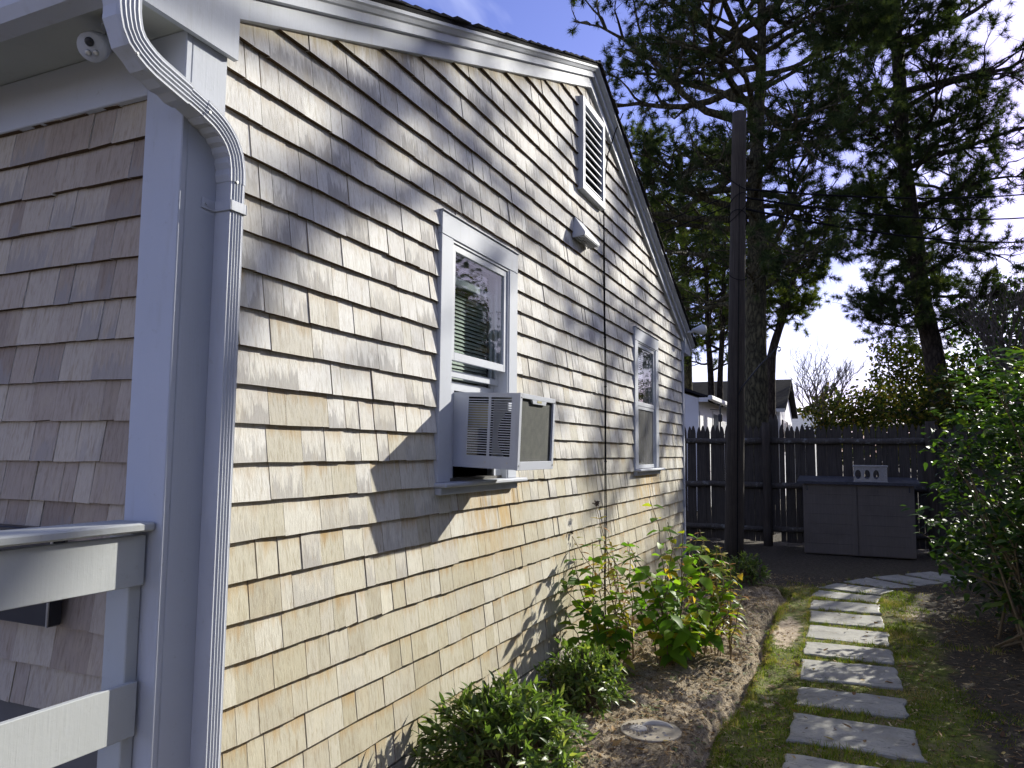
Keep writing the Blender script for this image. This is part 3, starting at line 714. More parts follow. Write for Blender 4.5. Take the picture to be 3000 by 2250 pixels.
# ---- gable louvre
lv=empty('gable_vent',((LV[0]+LV[1])/2,D,LV[2]),parent=house)
x0,x1,z0,z1=LV; fw_=0.055; yo=D-0.035
for dm in ((x0,x0+fw_,yo,YS,z0,z1),(x1-fw_,x1,yo,YS,z0,z1),(x0+fw_+.0005,x1-fw_-.0005,yo,YS,z1-fw_,z1),(x0+fw_+.0005,x1-fw_-.0005,yo,YS,z0,z0+fw_)): boxo('frame',dm,M['trim'],lv)
boxo('backing',(x0+0.02,x1-0.02,YS-0.0015,YS-0.0005,z0+0.02,z1-0.02),M['dark'],lv,b=0)
ns=10; zz=np.linspace(z0+fw_+0.015,z1-fw_-0.045,ns)
for z in zz:
    m=MB(); A,B=x0+fw_+0.001,x1-fw_-0.001; y_a,y_b=D-0.026,D+0.022
    m.add([(A,y_a,z),(B,y_a,z),(B,y_b,z+0.040),(A,y_b,z+0.040),(A,y_a,z+0.010),(B,y_a,z+0.010),(B,y_b,z+0.050),(A,y_b,z+0.050)],q=[(3,2,1,0),(4,5,6,7),(0,1,5,4),(1,2,6,5),(2,3,7,6),(3,0,4,7)])
    m.build('slat',M['trim'],lv)
# ---- exhaust hood on the wall
hd=empty('exhaust_hood',(5.22,D,3.06),parent=house)
xa,xb=5.06,5.40; ya=D-0.095
m=MB(); m.add([(xa+0.05,D+0.004,3.235),(xb-0.10,D+0.004,3.235),(xb,ya,3.095),(xa,ya,3.095),(xa,D+0.004,3.085),(xb,D+0.004,3.085),(xa,ya,3.075),(xb,ya,3.075),(xa,D+0.004,3.062),(xb,D+0.004,3.062)],
  q=[(0,3,2,1),(3,6,7,2),(0,4,4,3),(4,8,6,3),(5,2,7,9)] and [(0,3,2,1),(3,6,7,2),(4,8,6,3),(5,2,7,9)],t=[(0,4,3),(1,2,5)]); m.build('hood_shell',M['metal'],hd)
m=MB()
for x in np.linspace(xa+0.01,xb-0.01,9): m.box(x-0.002,x+0.002,ya+0.003,D,3.064,3.068)
for y in np.linspace(ya+0.006,D-0.006,5): m.box(xa+0.004,xb-0.004,y-0.002,y+0.002,3.0685,3.072)
m.build('screen',M['metal'],hd)

# ================================================================== things on the house
# air conditioner in the window
ac=empty('air_conditioner',(3.585,1.65,1.42),'white window air conditioner jutting out of the nearer window','air conditioner')
ACR=rotm('X',2.2); ACP=(3.585,1.84,1.60)
ax0,ax1,ay0,ay1,az0,az1=3.345,3.825,1.462,1.86,1.425,1.800
def acb(m,name,mat): m.rot(ACR,ACP); return m.build(name,mat,ac)
m=MB(); m.box(ax0,ax1,ay0+0.012,ay1,az1-0.004,az1); m.box(ax0,ax1,ay0+0.012,ay1,az0,az0+0.004)
m.box(ax0,ax1,ay1-0.01,ay1-0.002,az0+0.0045,az1-0.0045); acb(m,'cabinet',M['metal'])
gy0,gy1,gz0,gz1=ay0+0.045,ay1-0.115,az0+0.062,az1-0.022      # slotted area of the cheeks
for xs in (ax0,ax1-0.003):
    m=MB(); x_=xs+0.003
    m.box(xs,x_,ay0+0.012,gy0,az0+0.0042,az1-0.0042); m.box(xs,x_,gy1,ay1-0.0102,az0+0.0042,az1-0.0042)
    m.box(xs,x_,gy0,gy1,az0+0.0042,gz0); m.box(xs,x_,gy0,gy1,gz1,az1-0.0042)
    ym=(gy0+gy1)/2; m.box(xs,x_,ym-0.007,ym+0.007,gz0,gz1)
    for z in np.linspace(gz0,gz1,25)[1:-1]: m.box(xs+0.0003,x_-0.0003,gy0,gy1,z-0.0023,z+0.0023)
    acb(m,'side_grille',M['metal'])
m=MB(); b_=0.001
m.box(ax0-0.002,ax0+0.026,ay0,ay0+0.0118,az0-0.002,az1+0.002,b=b_); m.box(ax1-0.026,ax1+0.002,ay0,ay0+0.0118,az0-0.002,az1+0.002,b=b_)
m.box(ax0+0.0262,ax1-0.0262,ay0,ay0+0.0118,az0-0.002,az0+0.040,b=b_); m.box(ax0+0.0262,ax1-0.0262,ay0,ay0+0.0118,az1-0.022,az1+0.002,b=b_)
m.poly([(3.50,az1-0.0222),(3.70,az1-0.0222),(3.685,az1-0.042),(3.515,az1-0.042)],'y',ay0+0.001,ay0+0.011); acb(m,'rear_frame',M['metal'])
m=MB(); m.box(ax0+0.02,ax1-0.02,ay0+0.013,ay0+0.05,az0+0.03,az1-0.015); acb(m,'condenser_coil',M['coil'])
m=MB(); m.box(3.565,3.625,ay0-0.0005,ay0+0.0005,az1-0.034,az1-0.024); acb(m,'rating_label',M['acgold'])
m=MB(); m.box(ax0+0.06,ax1-0.20,ay0+0.10,ay0+0.106,az0+0.03,az1-0.09); m.tube([(ax0+0.2,ay0+0.12,az0+0.17),(ax0+0.2,ay0+0.16,az0+0.17)],0.10,20); m.box(ax0+0.01,ax1-0.01,ay0+0.055,ay1-0.02,az0+0.005,az0+0.012); m.box(ax0+0.01,ax1-0.01,ay1-0.03,ay1-0.022,az0+0.013,az1-0.01); acb(m,'shroud_dark_lining',M['dark'])  # fan shroud, plus dark plates added so the cabinet inside looks shaded
m=MB(); m.box(ax0+0.05,ax0+0.055,ay1-0.2,ay1-0.06,az0+0.2,az1-0.05); acb(m,'inner_plate',M['acgold'])
m=MB(); m.box(ax1-0.16,ax1-0.155,ay0+0.06,ay0+0.16,az0+0.02,az1-0.16); acb(m,'inner_plate',M['acgold'])
m=MB()
for x,z in ((ax0+0.012,az1-0.02),(ax0+0.012,az0+0.02),(ax1-0.012,az1-0.02),(ax1-0.012,az0+0.02)): m.tube([(x,ay0-0.002,z),(x,ay0+0.002,z)],0.004,8)
for y in (1.52,1.64): m.tube([(ax0-0.002,y,az0+0.03),(ax0+0.002,y,az0+0.03)],0.005,8)
acb(m,'screw',M['chrome'])
m=MB(); m.box(3.246,ax0-0.0015,D+0.03,D+0.045,1.36,1.812); m.box(ax1+0.0015,3.93,D+0.03,D+0.045,1.36,1.812); m.build('filler_panel',M['vinyl'],ac)

# security light under the front soffit
def lathe(prof, c, axis, k=20):
    axis=np.array(axis,float); axis/=np.linalg.norm(axis); ref=np.array([0,0,1.0]) if abs(axis[2])<0.9 else np.array([1.0,0,0])
    a=np.cross(axis,ref); a/=np.linalg.norm(a); b=np.cross(axis,a); th=np.arange(k)*2*math.pi/k
    V=[]; n=len(prof)
    for r,h in prof: V.append(np.array(c)+axis*h+r*(np.cos(th)[:,None]*a+np.sin(th)[:,None]*b))
    m=MB(); m.add(np.concatenate(V),q=[(i*k+j,i*k+(j+1)%k,(i+1)*k+(j+1)%k,(i+1)*k+j) for i in range(n-1) for j in range(k)],ng=[list(range(k))[::-1],list(range((n-1)*k,n*k))]); return m
slt=empty('security_light',(1.44,1.93,2.76),'white motion security light with LED eyes under the front eave','light')
ld=np.array([-0.72,-0.35,-0.60]); ld/=np.linalg.norm(ld); lc=np.array([1.41,1.985,2.672])
lathe([(0.012,-0.055),(0.034,-0.045),(0.042,-0.01),(0.043,0.012),(0.040,0.019),(0.0,0.0195)][:5]+[(0.001,0.0195)],lc,ld).build('lamp_head',M['metal'],slt,smooth=True)
up=np.array([0,0,1.0])-ld*ld[2]; up/=np.linalg.norm(up); sd_=np.cross(ld,up)
lathe([(0.013,0.0),(0.013,0.004),(0.009,0.008),(0.001,0.009)],lc+ld*0.0198+up*0.016,ld,14).build('sensor_eye',M['blackmetal'],slt,smooth=True)
for s_ in (-1,1): lathe([(0.009,0.0),(0.009,0.003),(0.005,0.005),(0.001,0.005)],lc+ld*0.0198-up*0.014+sd_*0.011*s_,ld,12).build('led_eye',M['chrome'],slt,smooth=True)
lathe([(0.010,-0.05),(0.03,-0.04),(0.036,0.0),(0.034,0.02),(0.001,0.021)],np.array([1.47,1.885,2.655]),(-0.5,-0.3,-0.8)).build('lamp_head',M['metal'],slt,smooth=True)
m=MB(); m.tube([(1.455,1.94,2.764),(1.455,1.94,2.735)],0.05,20); m.tube([lc-ld*0.05,(1.45,1.95,2.74)],0.012,8); m.tube([(1.49,1.90,2.69),(1.46,1.93,2.74)],0.012,8); m.build('mount_plate',M['metal'],slt)
fl=empty('flood_light',(9.05,1.74,3.0),'white flood lamp on the far corner under the rake end','light')
lathe([(0.02,-0.10),(0.03,-0.06),(0.055,0.0),(0.062,0.05),(0.055,0.065),(0.001,0.07)],np.array([9.09,1.60,2.985]),(0.55,-0.8,0.1)).build('lamp_head',M['metal'],fl,smooth=True)
m=MB(); m.tube([(9.02,1.775,2.95),(9.03,1.70,2.955),(9.05,1.66,2.97)],0.016,8); m.tube([(9.02,1.782,2.95),(9.02,1.764,2.95)],0.045,16); m.build('arm',M['metal'],fl)

# black cable clipped down the wall
pts=[(6.03,D-0.11,4.40),(5.98,D-0.06,4.24),(5.88,D-0.02,4.0),(5.80,D-0.02,3.78),(5.775,D-0.014,3.5),(5.785,D-0.016,3.0),(5.80,D-0.013,2.6),(5.81,D-0.018,2.2),(5.815,D-0.013,1.6),(5.80,D-0.02,1.0),(5.79,D-0.014,0.5),(5.78,D-0.02,0.08)]
cab=MB(); cab.tube(pts,0.0055,6); cbo=cab.build('cable',M['rubber'],label='thin black cable running down the shingled gable wall',cat='cable')
m=MB(); m.tube([(p[0]-0.018,D-0.012,p[2]) if i>4 else p for i,p in enumerate(pts)][4:],0.003,5); 
m.build('second_wire',M['rubber'],cbo)
for i in (4,5,6,7,8,9):
    z=pts[i][2]-0.17; x=np.interp(-z,[-p[2] for p in pts],[p[0] for p in pts]); m=MB(); m.box(x-0.011,x+0.011,D-0.022,D-0.004,z-0.006,z+0.006,b=0.002); m.build('clip',M['rubber'],cbo)

# porch railing, ending on the corner board
rl=empty('porch_railing',(0.8,1.88,0.3),'grey-white porch railing with flat cap and two wide boards','railing')
boxo('cap_rail',(-0.9,XC-0.005,1.806,1.955,1.267,1.292),M['rail'],rl,b=0.005)
boxo('rail_board',(-0.9,XC-0.012,1.834,1.8525,1.115,1.2565),M['rail'],rl,b=0.002)
boxo('rail_board',(-0.9,XC-0.016,1.834,1.8525,0.704,0.852),M['rail'],rl,b=0.002)
boxo('post',(1.518,XC-0.004,1.853,1.944,0.3,1.266),M['rail'],rl)
boxo('post',(-0.45,-0.36,1.853,1.944,0.3,1.266),M['rail'],rl)
boxo('porch_deck',(-0.95,XC-0.0045,1.80,4.6,0.16,0.299),M['rail'],None,kind='structure')
bb=empty('wall_box',(1.5,2.35,0.98),'black metal box with bright edge on the front wall behind railing','box')
boxo('casing',(1.520,XC-0.001,2.185,2.9,0.967,1.2545),M['blackmetal'],bb,b=0.004)
boxo('edge_strip',(1.514,1.5195,2.183,2.191,0.967,1.252),M['chrome'],bb,b=0.001)

# ================================================================== back of the yard
FX=13.3
fence=empty('picket_fence',(FX,0.2,0),'tall weathered grey stockade fence with pointed pickets across the yard end','fence')
y=4.9; pk=[]
pm=[]
for hh in range(4):
    m=MB(); w=0.0385+0.001*(hh%2); t=1.93
    out=[(-w,0.0),(w,0.0),(w,t-0.135),(w*0.88,t-0.095),(w*0.55,t-0.04),(w*0.12,t),(-w*0.12,t),(-w*0.55,t-0.04),(-w*0.88,t-0.095),(-w,t-0.135)]
    m.poly(out[::-1] if False else out,'x',-0.009,0.009); pm.append(m.mesh('picket')); pm[-1].materials.append(M['fence'])
i=0
while y>-5.2:
    o=bpy.data.objects.new('picket',pm[i%4]); gap=float(rng.choice([0.0015,0.004,0.007],p=[.5,.32,.18])); y-=0.0775+gap
    zb=0.055+rng.normal(0,0.008)
    if 1.05<y<1.19: zb=0.24
    put(o,fence,(FX+rng.normal(0,0.002),y,zb)); o.rotation_euler=(rng.normal(0,0.004),rng.normal(0,0.004),rng.normal(0,0.05)); o.scale=(1,1,0.985+0.02*rng.random()); i+=1
for z,rad in ((1.715,0.05),(0.975,0.05),(0.26,0.045)):
    for ya_,yb_ in ((4.9,3.66),(3.64,1.26),(1.24,-1.14),(-1.16,-3.54),(-3.56,-5.2)):
        n=9; yy=np.linspace(ya_,yb_,n); m=MB(); m.tube(np.column_stack([np.full(n,FX-0.045)+rng.normal(0,0.004,n),yy,z+rng.normal(0,0.006,n)]),rad*(1+rng.normal(0,0.06,n)),9); m.build('rail',M['fencerail'],fence,smooth=True)
for yp in (3.65,1.25,-1.15,-3.55):
    m=MB(); zz=np.linspace(-0.1,2.02,7); m.tube(np.column_stack([np.full(7,FX-0.14),yp+rng.normal(0,0.004,7),zz]),np.array([.075,.075,.072,.07,.07,.068,.066]),12); m.build('post',M['pole'],fence,smooth=True)
# storage shed with two doors
shd=empty('storage_shed',(12.65,-0.1,0),'low taupe plank storage bin with two doors and dark lid by fence','shed')
SX0,SX1,SY0,SY1,SZ=12.32,12.98,-0.845,0.655,1.055
m=MB(); m.box(SX0+0.025,SX1,SY0+0.01,SY1-0.01,0.01,SZ,b=0.004); m.build('body',M['shed'],shd)
for ya_,yb_ in ((SY0,-0.105),(-0.085,SY1)):
    dr=empty('door',(SX0,(ya_+yb_)/2,0.02),parent=shd)
    zs=np.linspace(0.025,SZ-0.005,8)
    for a,b in zip(zs[:-1],zs[1:]): boxo('plank',(SX0+rng.normal(0,0.0006),SX0+0.024,ya_,yb_,a+0.0006,b-0.0006),M['shed'],dr,b=0.0012)
m=MB(); m.poly([(SX0-0.06,SZ+0.002),(SX1+0.04,SZ+0.062),(SX1+0.04,SZ+0.102),(SX0-0.06,SZ+0.042)],'y',SY0-0.08,SY1+0.08); m.build('lid',M['shedlid'],shd)
for yh in (SY0+0.05,SY1-0.07): boxo('hinge',(SX0-0.006,SX0-0.0005,yh,yh+0.02,SZ-0.10,SZ-0.02),M['blackmetal'],shd,b=0.001)
# concrete block on the lid
blk=MB(); bc=np.array([12.42,-0.28,SZ+0.058]); L_,Hh,dpt=0.45,0.205,0.19
cells=np.linspace(-L_/2,L_/2*0.62,4)
def yz(p): return p
nseg=16
for xf,flip in ((bc[0]-dpt/2,1),(bc[0]+dpt/2,-1)):
    for a,b in zip(cells[:-1],cells[1:]):
        c=(a+b)/2; th=np.arange(nseg)*2*math.pi/nseg; hw=(b-a)/2
        outer=[]; 
        for t in th:
            cx,sx=math.cos(t),math.sin(t); k=1/max(abs(cx),abs(sx)); outer.append((c+cx*k*hw, Hh/2+sx*k*Hh/2))
        inner=[(c+math.cos(t)*hw*0.68*(1 if abs(math.sin(t))<0.9 else 0.9), Hh*0.47+math.sin(t)*Hh*0.34) for t in th]
        V=[(xf,bc[1]-p[0],bc[2]+p[1]) for p in outer+inner]
        blk.add(V,q=[(i,(i+1)%nseg,(i+1)%nseg+nseg,i+nseg) for i in range(nseg)])
for a,b in zip(cells[:-1],cells[1:]):
    c=(a+b)/2; th=np.arange(nseg)*2*math.pi/nseg; hw=(b-a)/2
    inner=[(c+math.cos(t)*hw*0.68*(1 if abs(math.sin(t))<0.9 else 0.9), Hh*0.47+math.sin(t)*Hh*0.34) for t in th]
    V=[(bc[0]-dpt/2,bc[1]-p[0],bc[2]+p[1]) for p in inner]+[(bc[0]+dpt/2,bc[1]-p[0],bc[2]+p[1]) for p in inner]
    blk.add(V,q=[(i,(i+1)%nseg,(i+1)%nseg+nseg,i+nseg) for i in range(nseg)])
xa_,xb_=bc[0]-dpt/2,bc[0]+dpt/2; yl,yr=bc[1]+L_/2,bc[1]-L_/2; ye=bc[1]-cells[-1]
blk.add([(xa_,yl,bc[2]),(xb_,yl,bc[2]),(xb_,yl,bc[2]+Hh),(xa_,yl,bc[2]+Hh)],q=[(0,1,2,3)])
blk.box(xa_,xb_,yr,ye-0.0002,bc[2],bc[2]+Hh,b=0.004)
blk.box(xa_-0.012,xb_+0.012,yr-0.012,yl+0.012,bc[2]+Hh+0.0005,bc[2]+Hh+0.028,b=0.004); blk.box(xa_-0.010,xb_+0.010,yr-0.010,yl+0.010,bc[2]-0.02,bc[2]-0.0005,b=0.004)
blk.build('concrete_block',M['block'],label='concrete block with three arched holes lying on the storage lid',cat='block')

# utility pole with hook and wires
pole=empty('utility_pole',(11.1,1.525,0),'dark wooden utility pole standing in front of the picket fence','pole')
n=14; zz=np.linspace(-0.2,6.52,n); px=11.1+0*zz; py=1.525-0.0293*zz
m=MB(); m.tube(np.column_stack([px,py,zz]),np.linspace(0.135,0.102,n),18); m.build('shaft',M['pole'],pole,smooth=True)
m=MB()
for z0_ in (5.15,5.45,5.0,4.1,4.9):
    t=np.linspace(0,2*math.pi,20); rr=0.112+0.03*rng.random(); m.tube(np.column_stack([11.1+rr*np.cos(t),1.525-0.0293*z0_+rr*np.sin(t),z0_+0.12*np.sin(t+rng.random()*6)]),0.006,5)
m.tube([(10.975,1.46,0.0),(10.98,1.42,2.0),(11.0,1.36,4.6),(11.0,1.34,5.4)],0.008,5); m.build('wire_wrap',M['rubber'],pole)
hk=[(11.0,1.42,2.30),(11.0,1.36,2.44),(11.02,1.10,2.755),(11.03,0.95,2.905),(11.03,0.90,2.965),(11.03,0.862,2.998),(11.03,0.835,2.985),(11.03,0.832,2.955),(11.03,0.85,2.935),(11.03,0.868,2.945)]
m=MB(); m.tube(hk,0.011,8); m.build('hanging_hook',M['blackmetal'],label='curled black metal hook arm slanting out from the utility pole',cat='hook',smooth=True)
def wire(name,a,b,sag,label,r=0.012):
    t=np.linspace(0,1,24)[:,None]; p=np.array(a)*(1-t)+np.array(b)*t; p[:,2]-=sag*4*t[:,0]*(1-t[:,0]); m=MB(); m.tube(p,r,5,cap=False); return m.build(name,M['rubber'],label=label,cat='wire',group='overhead wires on the pole')
pw=(11.0,1.33)
wire('overhead_wire',(11.08,1.30,5.35),(30,-9.5,10.9),0.5,'uppermost overhead wire leading right from the pole',0.017)
wire('overhead_wire',(11.08,1.28,5.22),(30,-9.5,10.2),0.65,'middle overhead wire leading right from the pole',0.017)
wire('overhead_wire',(11.08,1.28,5.05),(30,-9.5,9.3),0.7,'lowest overhead wire leading right from the pole',0.019)
wire('overhead_wire',(11.1,1.45,5.30),(16,9.0,5.9),0.25,'upper of the wires leading left from the pole behind the roof',0.008)
wire('overhead_wire',(11.1,1.45,5.15),(16,9.0,5.6),0.25,'lower of the wires leading left from the pole behind the roof',0.008)

# ================================================================== sun and moon plaque
dc=np.array([4.0,0.985]); dz=0.062
pl=empty('garden_plaque',(dc[0],dc[1],dz-0.03),'round cast stepping plaque with sun face and crescent moon on the soil','plaque')
tl=np.array([0.03,-0.02])
m=lathe([(0.150,-0.05),(0.158,-0.012),(0.158,-0.002),(0.154,0.0015),(0.148,0.0015),(0.001,0.002)],(dc[0],dc[1],dz),(0,0,1),40); m.build('disc',M['disc'],pl)
sc_=dc+np.array([-0.02,0.062])
m=lathe([(0.048,0.0),(0.047,0.006),(0.036,0.0095),(0.018,0.012),(0.001,0.0125)],(sc_[0],sc_[1],dz+0.001),(0,0,1),28); m.build('sun_face',M['discsun'],pl,smooth=True)
for i in range(20):
    a=i*2*math.pi/20; L0,L1=0.056,0.084 if i%2 else 0.076; d_=np.array([math.cos(a),math.sin(a)]); p_=np.array([-d_[1],d_[0]])
    m=MB(); q0=sc_+d_*L0; q1=sc_+d_*L1; m.add([(*(q0+p_*0.0045),dz+0.001),(*(q0-p_*0.0045),dz+0.001),(*(q1),dz+0.001),(*q0,dz+0.013),(*(q1-d_*0.004),dz+0.008)],t=[(0,3,4),(0,4,2),(3,1,4),(1,2,4),(0,1,3)]); m.build('sun_ray',M['disc'],pl)
m=MB()
for s_ in (-1,1): 
    e=sc_+np.array([0.010,0.014*s_]); m.add([(e[0]-.006,e[1]-.006,dz+.012),(e[0]+.006,e[1]-.006,dz+.012),(e[0]+.006,e[1]+.006,dz+.012),(e[0]-.006,e[1]+.006,dz+.012),(e[0],e[1],dz+.017)],t=[(0,1,4),(1,2,4),(2,3,4),(3,0,4)])
m.box(sc_[0]-0.010,sc_[0]+0.012,sc_[1]-0.003,sc_[1]+0.003,dz+0.012,dz+0.0165,b=0.001); m.box(sc_[0]-0.022,sc_[0]-0.018,sc_[1]-0.013,sc_[1]+0.013,dz+0.010,dz+0.0145,b=0.001); m.build('face_relief',M['discsun'],pl)
t=np.linspace(-0.55*math.pi,0.30*math.pi,18); mc=dc+np.array([0.012,-0.035]); rr=0.085
cen=np.column_stack([mc[0]+rr*np.cos(t+0.75),mc[1]+rr*np.sin(t+0.75)*1.0,np.full(18,dz+0.004)]); wd=0.017*np.sin(np.linspace(0.08,math.pi-0.08,18))
m=MB(); m.tube(cen,wd,8); m.build('moon_crescent',M['discsun'],pl,smooth=True)
for sx,sy in ((-0.075,-0.02),(-0.095,-0.06),(-0.05,-0.09),(-0.02,-0.075),(0.075,0.06),(0.1,0.02),(-0.11,0.0),(0.02,-0.02)):
    m=MB(); a=np.arange(10)*math.pi/5; r=np.where(np.arange(10)%2,0.004,0.011); P=np.column_stack([dc[0]+sx+r*np.cos(a),dc[1]+sy+r*np.sin(a),np.full(10,dz+0.0018)]); m.add(np.vstack([P,[[dc[0]+sx,dc[1]+sy,dz+0.008]]]),t=[(i,(i+1)%10,10) for i in range(10)]); m.build('star',M['discsun'],pl)

# ================================================================== vegetation helpers
def unit(v): return v/(np.linalg.norm(v,axis=-1,keepdims=True)+1e-9)
def leaf_tmpl(L,Wd,fold=0.25,droop=0.15,stations=(0.28,0.62),prof=(1.0,0.8),wave=0.0):
    V=[(0,0,0)]; T=[]; Q=[]
    for k,(t,w) in enumerate(zip(stations,prof)):
        x=t*L; z=-droop*L*t*t
        V+=[(x,-w*Wd/2,z+fold*w*Wd/2+wave*(-1)**k*Wd),(x,0,z),(x,w*Wd/2,z+fold*w*Wd/2-wave*(-1)**k*Wd)]
    V.append((L,0,-droop*L)); n=len(stations); tip=len(V)-1
    T+=[(0,1,2),(0,2,3)]
    for k in range(n-1):
        a=1+3*k; b=a+3; Q+=[(a,b,b+1,a+1),(a+1,b+1,b+2,a+2)]
    a=1+3*(n-1); T+=[(a,tip,a+1),(a+1,tip,a+2)]
    return np.array(V,float),np.array(Q,int).reshape(-1,4),np.array(T,int)
def frames(d,nrm):
    d=unit(d); y=unit(np.cross(nrm,d)); z=np.cross(d,y); return np.stack([d,y,z],-1)   # columns
def place_leaves(parent,tm,pos,d,nrm,sc,mat_one,mat_all,nind,name='leaf',allname='foliage'):
    pos=np.asarray(pos); F=frames(np.asarray(d),np.asarray(nrm)); N=len(pos); sc=np.asarray(sc)
    dist=np.linalg.norm(pos-np.array([0,0,1.5]),axis=1)+rng.normal(0,0.05,N)
    order=np.argsort(dist); ind=set(order[:nind].tolist())
    meshes=[]
    for V,Q,T in tm:
        m=MB(); m.add(V,q=Q,t=T); me=m.mesh(name,smooth=True); me.materials.append(mat_one); meshes.append(me)
    base=WL[parent.name]; joined=MB(); pick=rng.integers(0,len(tm),N)
    for i in order[:nind]:
        o=bpy.data.objects.new(name,meshes[pick[i]]); COL.objects.link(o); o.parent=parent
        Mx=Matrix(F[i].tolist()).to_4x4(); o.matrix_basis=Matrix.Translation((pos[i]-base).tolist())@Mx@Matrix.Scale(float(sc[i]),4)
    for k,(V,Q,T) in enumerate(tm):
        idx=np.array([i for i in range(N) if i not in ind and pick[i]==k],int)
        if len(idx)==0: continue
        P=np.einsum('nij,vj->nvi',F[idx],V)*sc[idx][:,None,None]+pos[idx][:,None,:]
        nv=len(V); off=(np.arange(len(idx))*nv)[:,None,None]
        att=np.zeros((len(idx),nv,6)); att[:,:,0]=rng.random(len(idx))[:,None]
        joined.add(P.reshape(-1,3),q=(Q[None]+off).reshape(-1,4) if len(Q) else None,t=(T[None]+off).reshape(-1,3),att=att.reshape(-1,6))
    if joined.n: 
        o=joined.build(allname,mat_all,parent,smooth=True,kind='stuff')
G_=[(0.0,(0.045,0.085,0.018)),(0.4,(0.08,0.14,0.025)),(0.8,(0.14,0.20,0.035)),(1.0,(0.22,0.23,0.04))]
def pair(nm,st,tr,**k): return leaf_mat(nm+'_single',st,tr,objrand=True,**k),leaf_mat(nm,st,tr,**k)
M['lf1'],M['lf1a']=pair('dark_glossy_leaf',[(0.0,(0.05,0.085,0.025)),(0.45,(0.09,0.14,0.035)),(0.85,(0.15,0.20,0.055)),(1.0,(0.26,0.27,0.09))],0.42,rough=0.4,spec=0.3)
M['lf2'],M['lf2a']=pair('hydrangea_leaf',[(0.0,(0.06,0.13,0.015)),(0.45,(0.12,0.23,0.022)),(0.8,(0.20,0.30,0.03)),(0.93,(0.32,0.28,0.03)),(1.0,(0.42,0.26,0.04))],0.5,rough=0.5,spec=0.2)
M['lf3'],M['lf3a']=pair('yellowing_narrow_leaf',[(0.0,(0.10,0.15,0.03)),(0.35,(0.22,0.24,0.04)),(0.65,(0.40,0.30,0.06)),(0.85,(0.42,0.20,0.06)),(1.0,(0.14,0.07,0.04))],0.4,rough=0.5)
M['lf4'],M['lf4a']=pair('broad_shrub_leaf',[(0.0,(0.014,0.032,0.009)),(0.5,(0.034,0.07,0.015)),(0.85,(0.07,0.13,0.022)),(1.0,(0.15,0.19,0.03))],0.4,rough=0.45,spec=0.3)
M['oakleaf']=leaf_mat('dark_oak_leaf',[(0.0,(0.02,0.03,0.012)),(0.5,(0.045,0.06,0.018)),(0.8,(0.09,0.085,0.022)),(1.0,(0.17,0.11,0.03))],0.3,cheap=True)
M['autleaf']=leaf_mat('autumn_leaf',[(0.0,(0.06,0.07,0.02)),(0.4,(0.15,0.11,0.03)),(0.75,(0.28,0.15,0.04)),(1.0,(0.33,0.26,0.06))],0.35,cheap=True)
M['stem']=simple('plant_stem',(0.10,0.075,0.045),(0.17,0.13,0.07),30,0.8)
M['redstem']=simple('dry_tan_stem',(0.13,0.085,0.04),(0.2,0.14,0.065),30,0.7)
M['seed']=simple('dry_seed_head',(0.035,0.022,0.016),(0.09,0.06,0.045),60,0.9)

def low_shrub(name,label,c,rx,ry,h,ntip,per,L,seed,nind,mats,group=None,flat=0.6):
    global rng
    keep=rng; rng=np.random.default_rng(seed)
    z0=gz(c[0],c[1]); p=empty(name,(c[0],c[1],z0),label,'shrub',group)
    P=[];Dd=[];Nn=[];st=MB()
    for i in range(ntip):
        a=rng.random()*2*math.pi; e=math.asin(rng.random()**0.75); rr=0.72+0.3*rng.random()
        bump=1+0.16*math.sin(3*a+seed)+0.10*math.sin(5*a+2*seed)
        tip=np.array([c[0]+rx*bump*math.cos(a)*math.cos(e)*rr,c[1]+ry*bump*math.sin(a)*math.cos(e)*rr,z0+0.03+h*math.sin(e)*rr*(0.9+0.25*rng.random())])
        tip[1]=min(tip[1],D-0.03)
        root=np.array([c[0]+rng.normal(0,rx*0.12),min(c[1]+rng.normal(0,ry*0.12),D-0.05),z0-0.01])
        mid=root*0.45+tip*0.55+np.array([0,0,h*0.18]); st.tube([root,mid,tip],[0.004,0.003,0.0015],4,cap=False)
        od=unit(tip-mid)
        for k in range(per):
            t=rng.random()*0.4; b=tip*(1-t)+mid*t
            d=unit(od*0.7+rng.normal(0,0.62,3)+np.array([0,0,0.12])); P.append(b+rng.normal(0,0.006,3)); Dd.append(d); Nn.append(unit(np.array([0,0,1.0])+rng.normal(0,0.45,3)+od*0.4))
    st.build('stems',M['stem'],p)
    tm=[leaf_tmpl(L,L*0.30,0.35,0.22,(0.3,0.65),(1.0,0.85)),leaf_tmpl(L*0.9,L*0.33,0.28,0.32,(0.3,0.65),(1.0,0.8)),leaf_tmpl(L*1.12,L*0.27,0.4,0.12,(0.25,0.6),(0.95,0.9))]
    place_leaves(p,tm,P,Dd,Nn,0.65+0.6*rng.random(len(P)),M[mats],M[mats+'a'],nind)
    rng=keep
low_shrub('low_shrub','low bushy green shrub at the wall, nearest of the bed plants',(3.10,1.40),0.42,0.36,0.37,330,10,0.060,21,300,'lf1')
low_shrub('low_shrub','smaller round green shrub between nearest shrub and the tall leafy plants',(4.22,1.42),0.27,0.26,0.30,240,9,0.050,22,200,'lf1')
low_shrub('low_shrub','small glossy shrub at the far wall corner, beyond the leafy plants',(8.35,1.40),0.34,0.26,0.42,150,9,0.06,23,40,'lf1')
low_shrub('low_shrub','small yellowish shrub farthest along the bed near the pole',(8.95,1.10),0.26,0.24,0.30,120,8,0.055,24,30,'lf1')

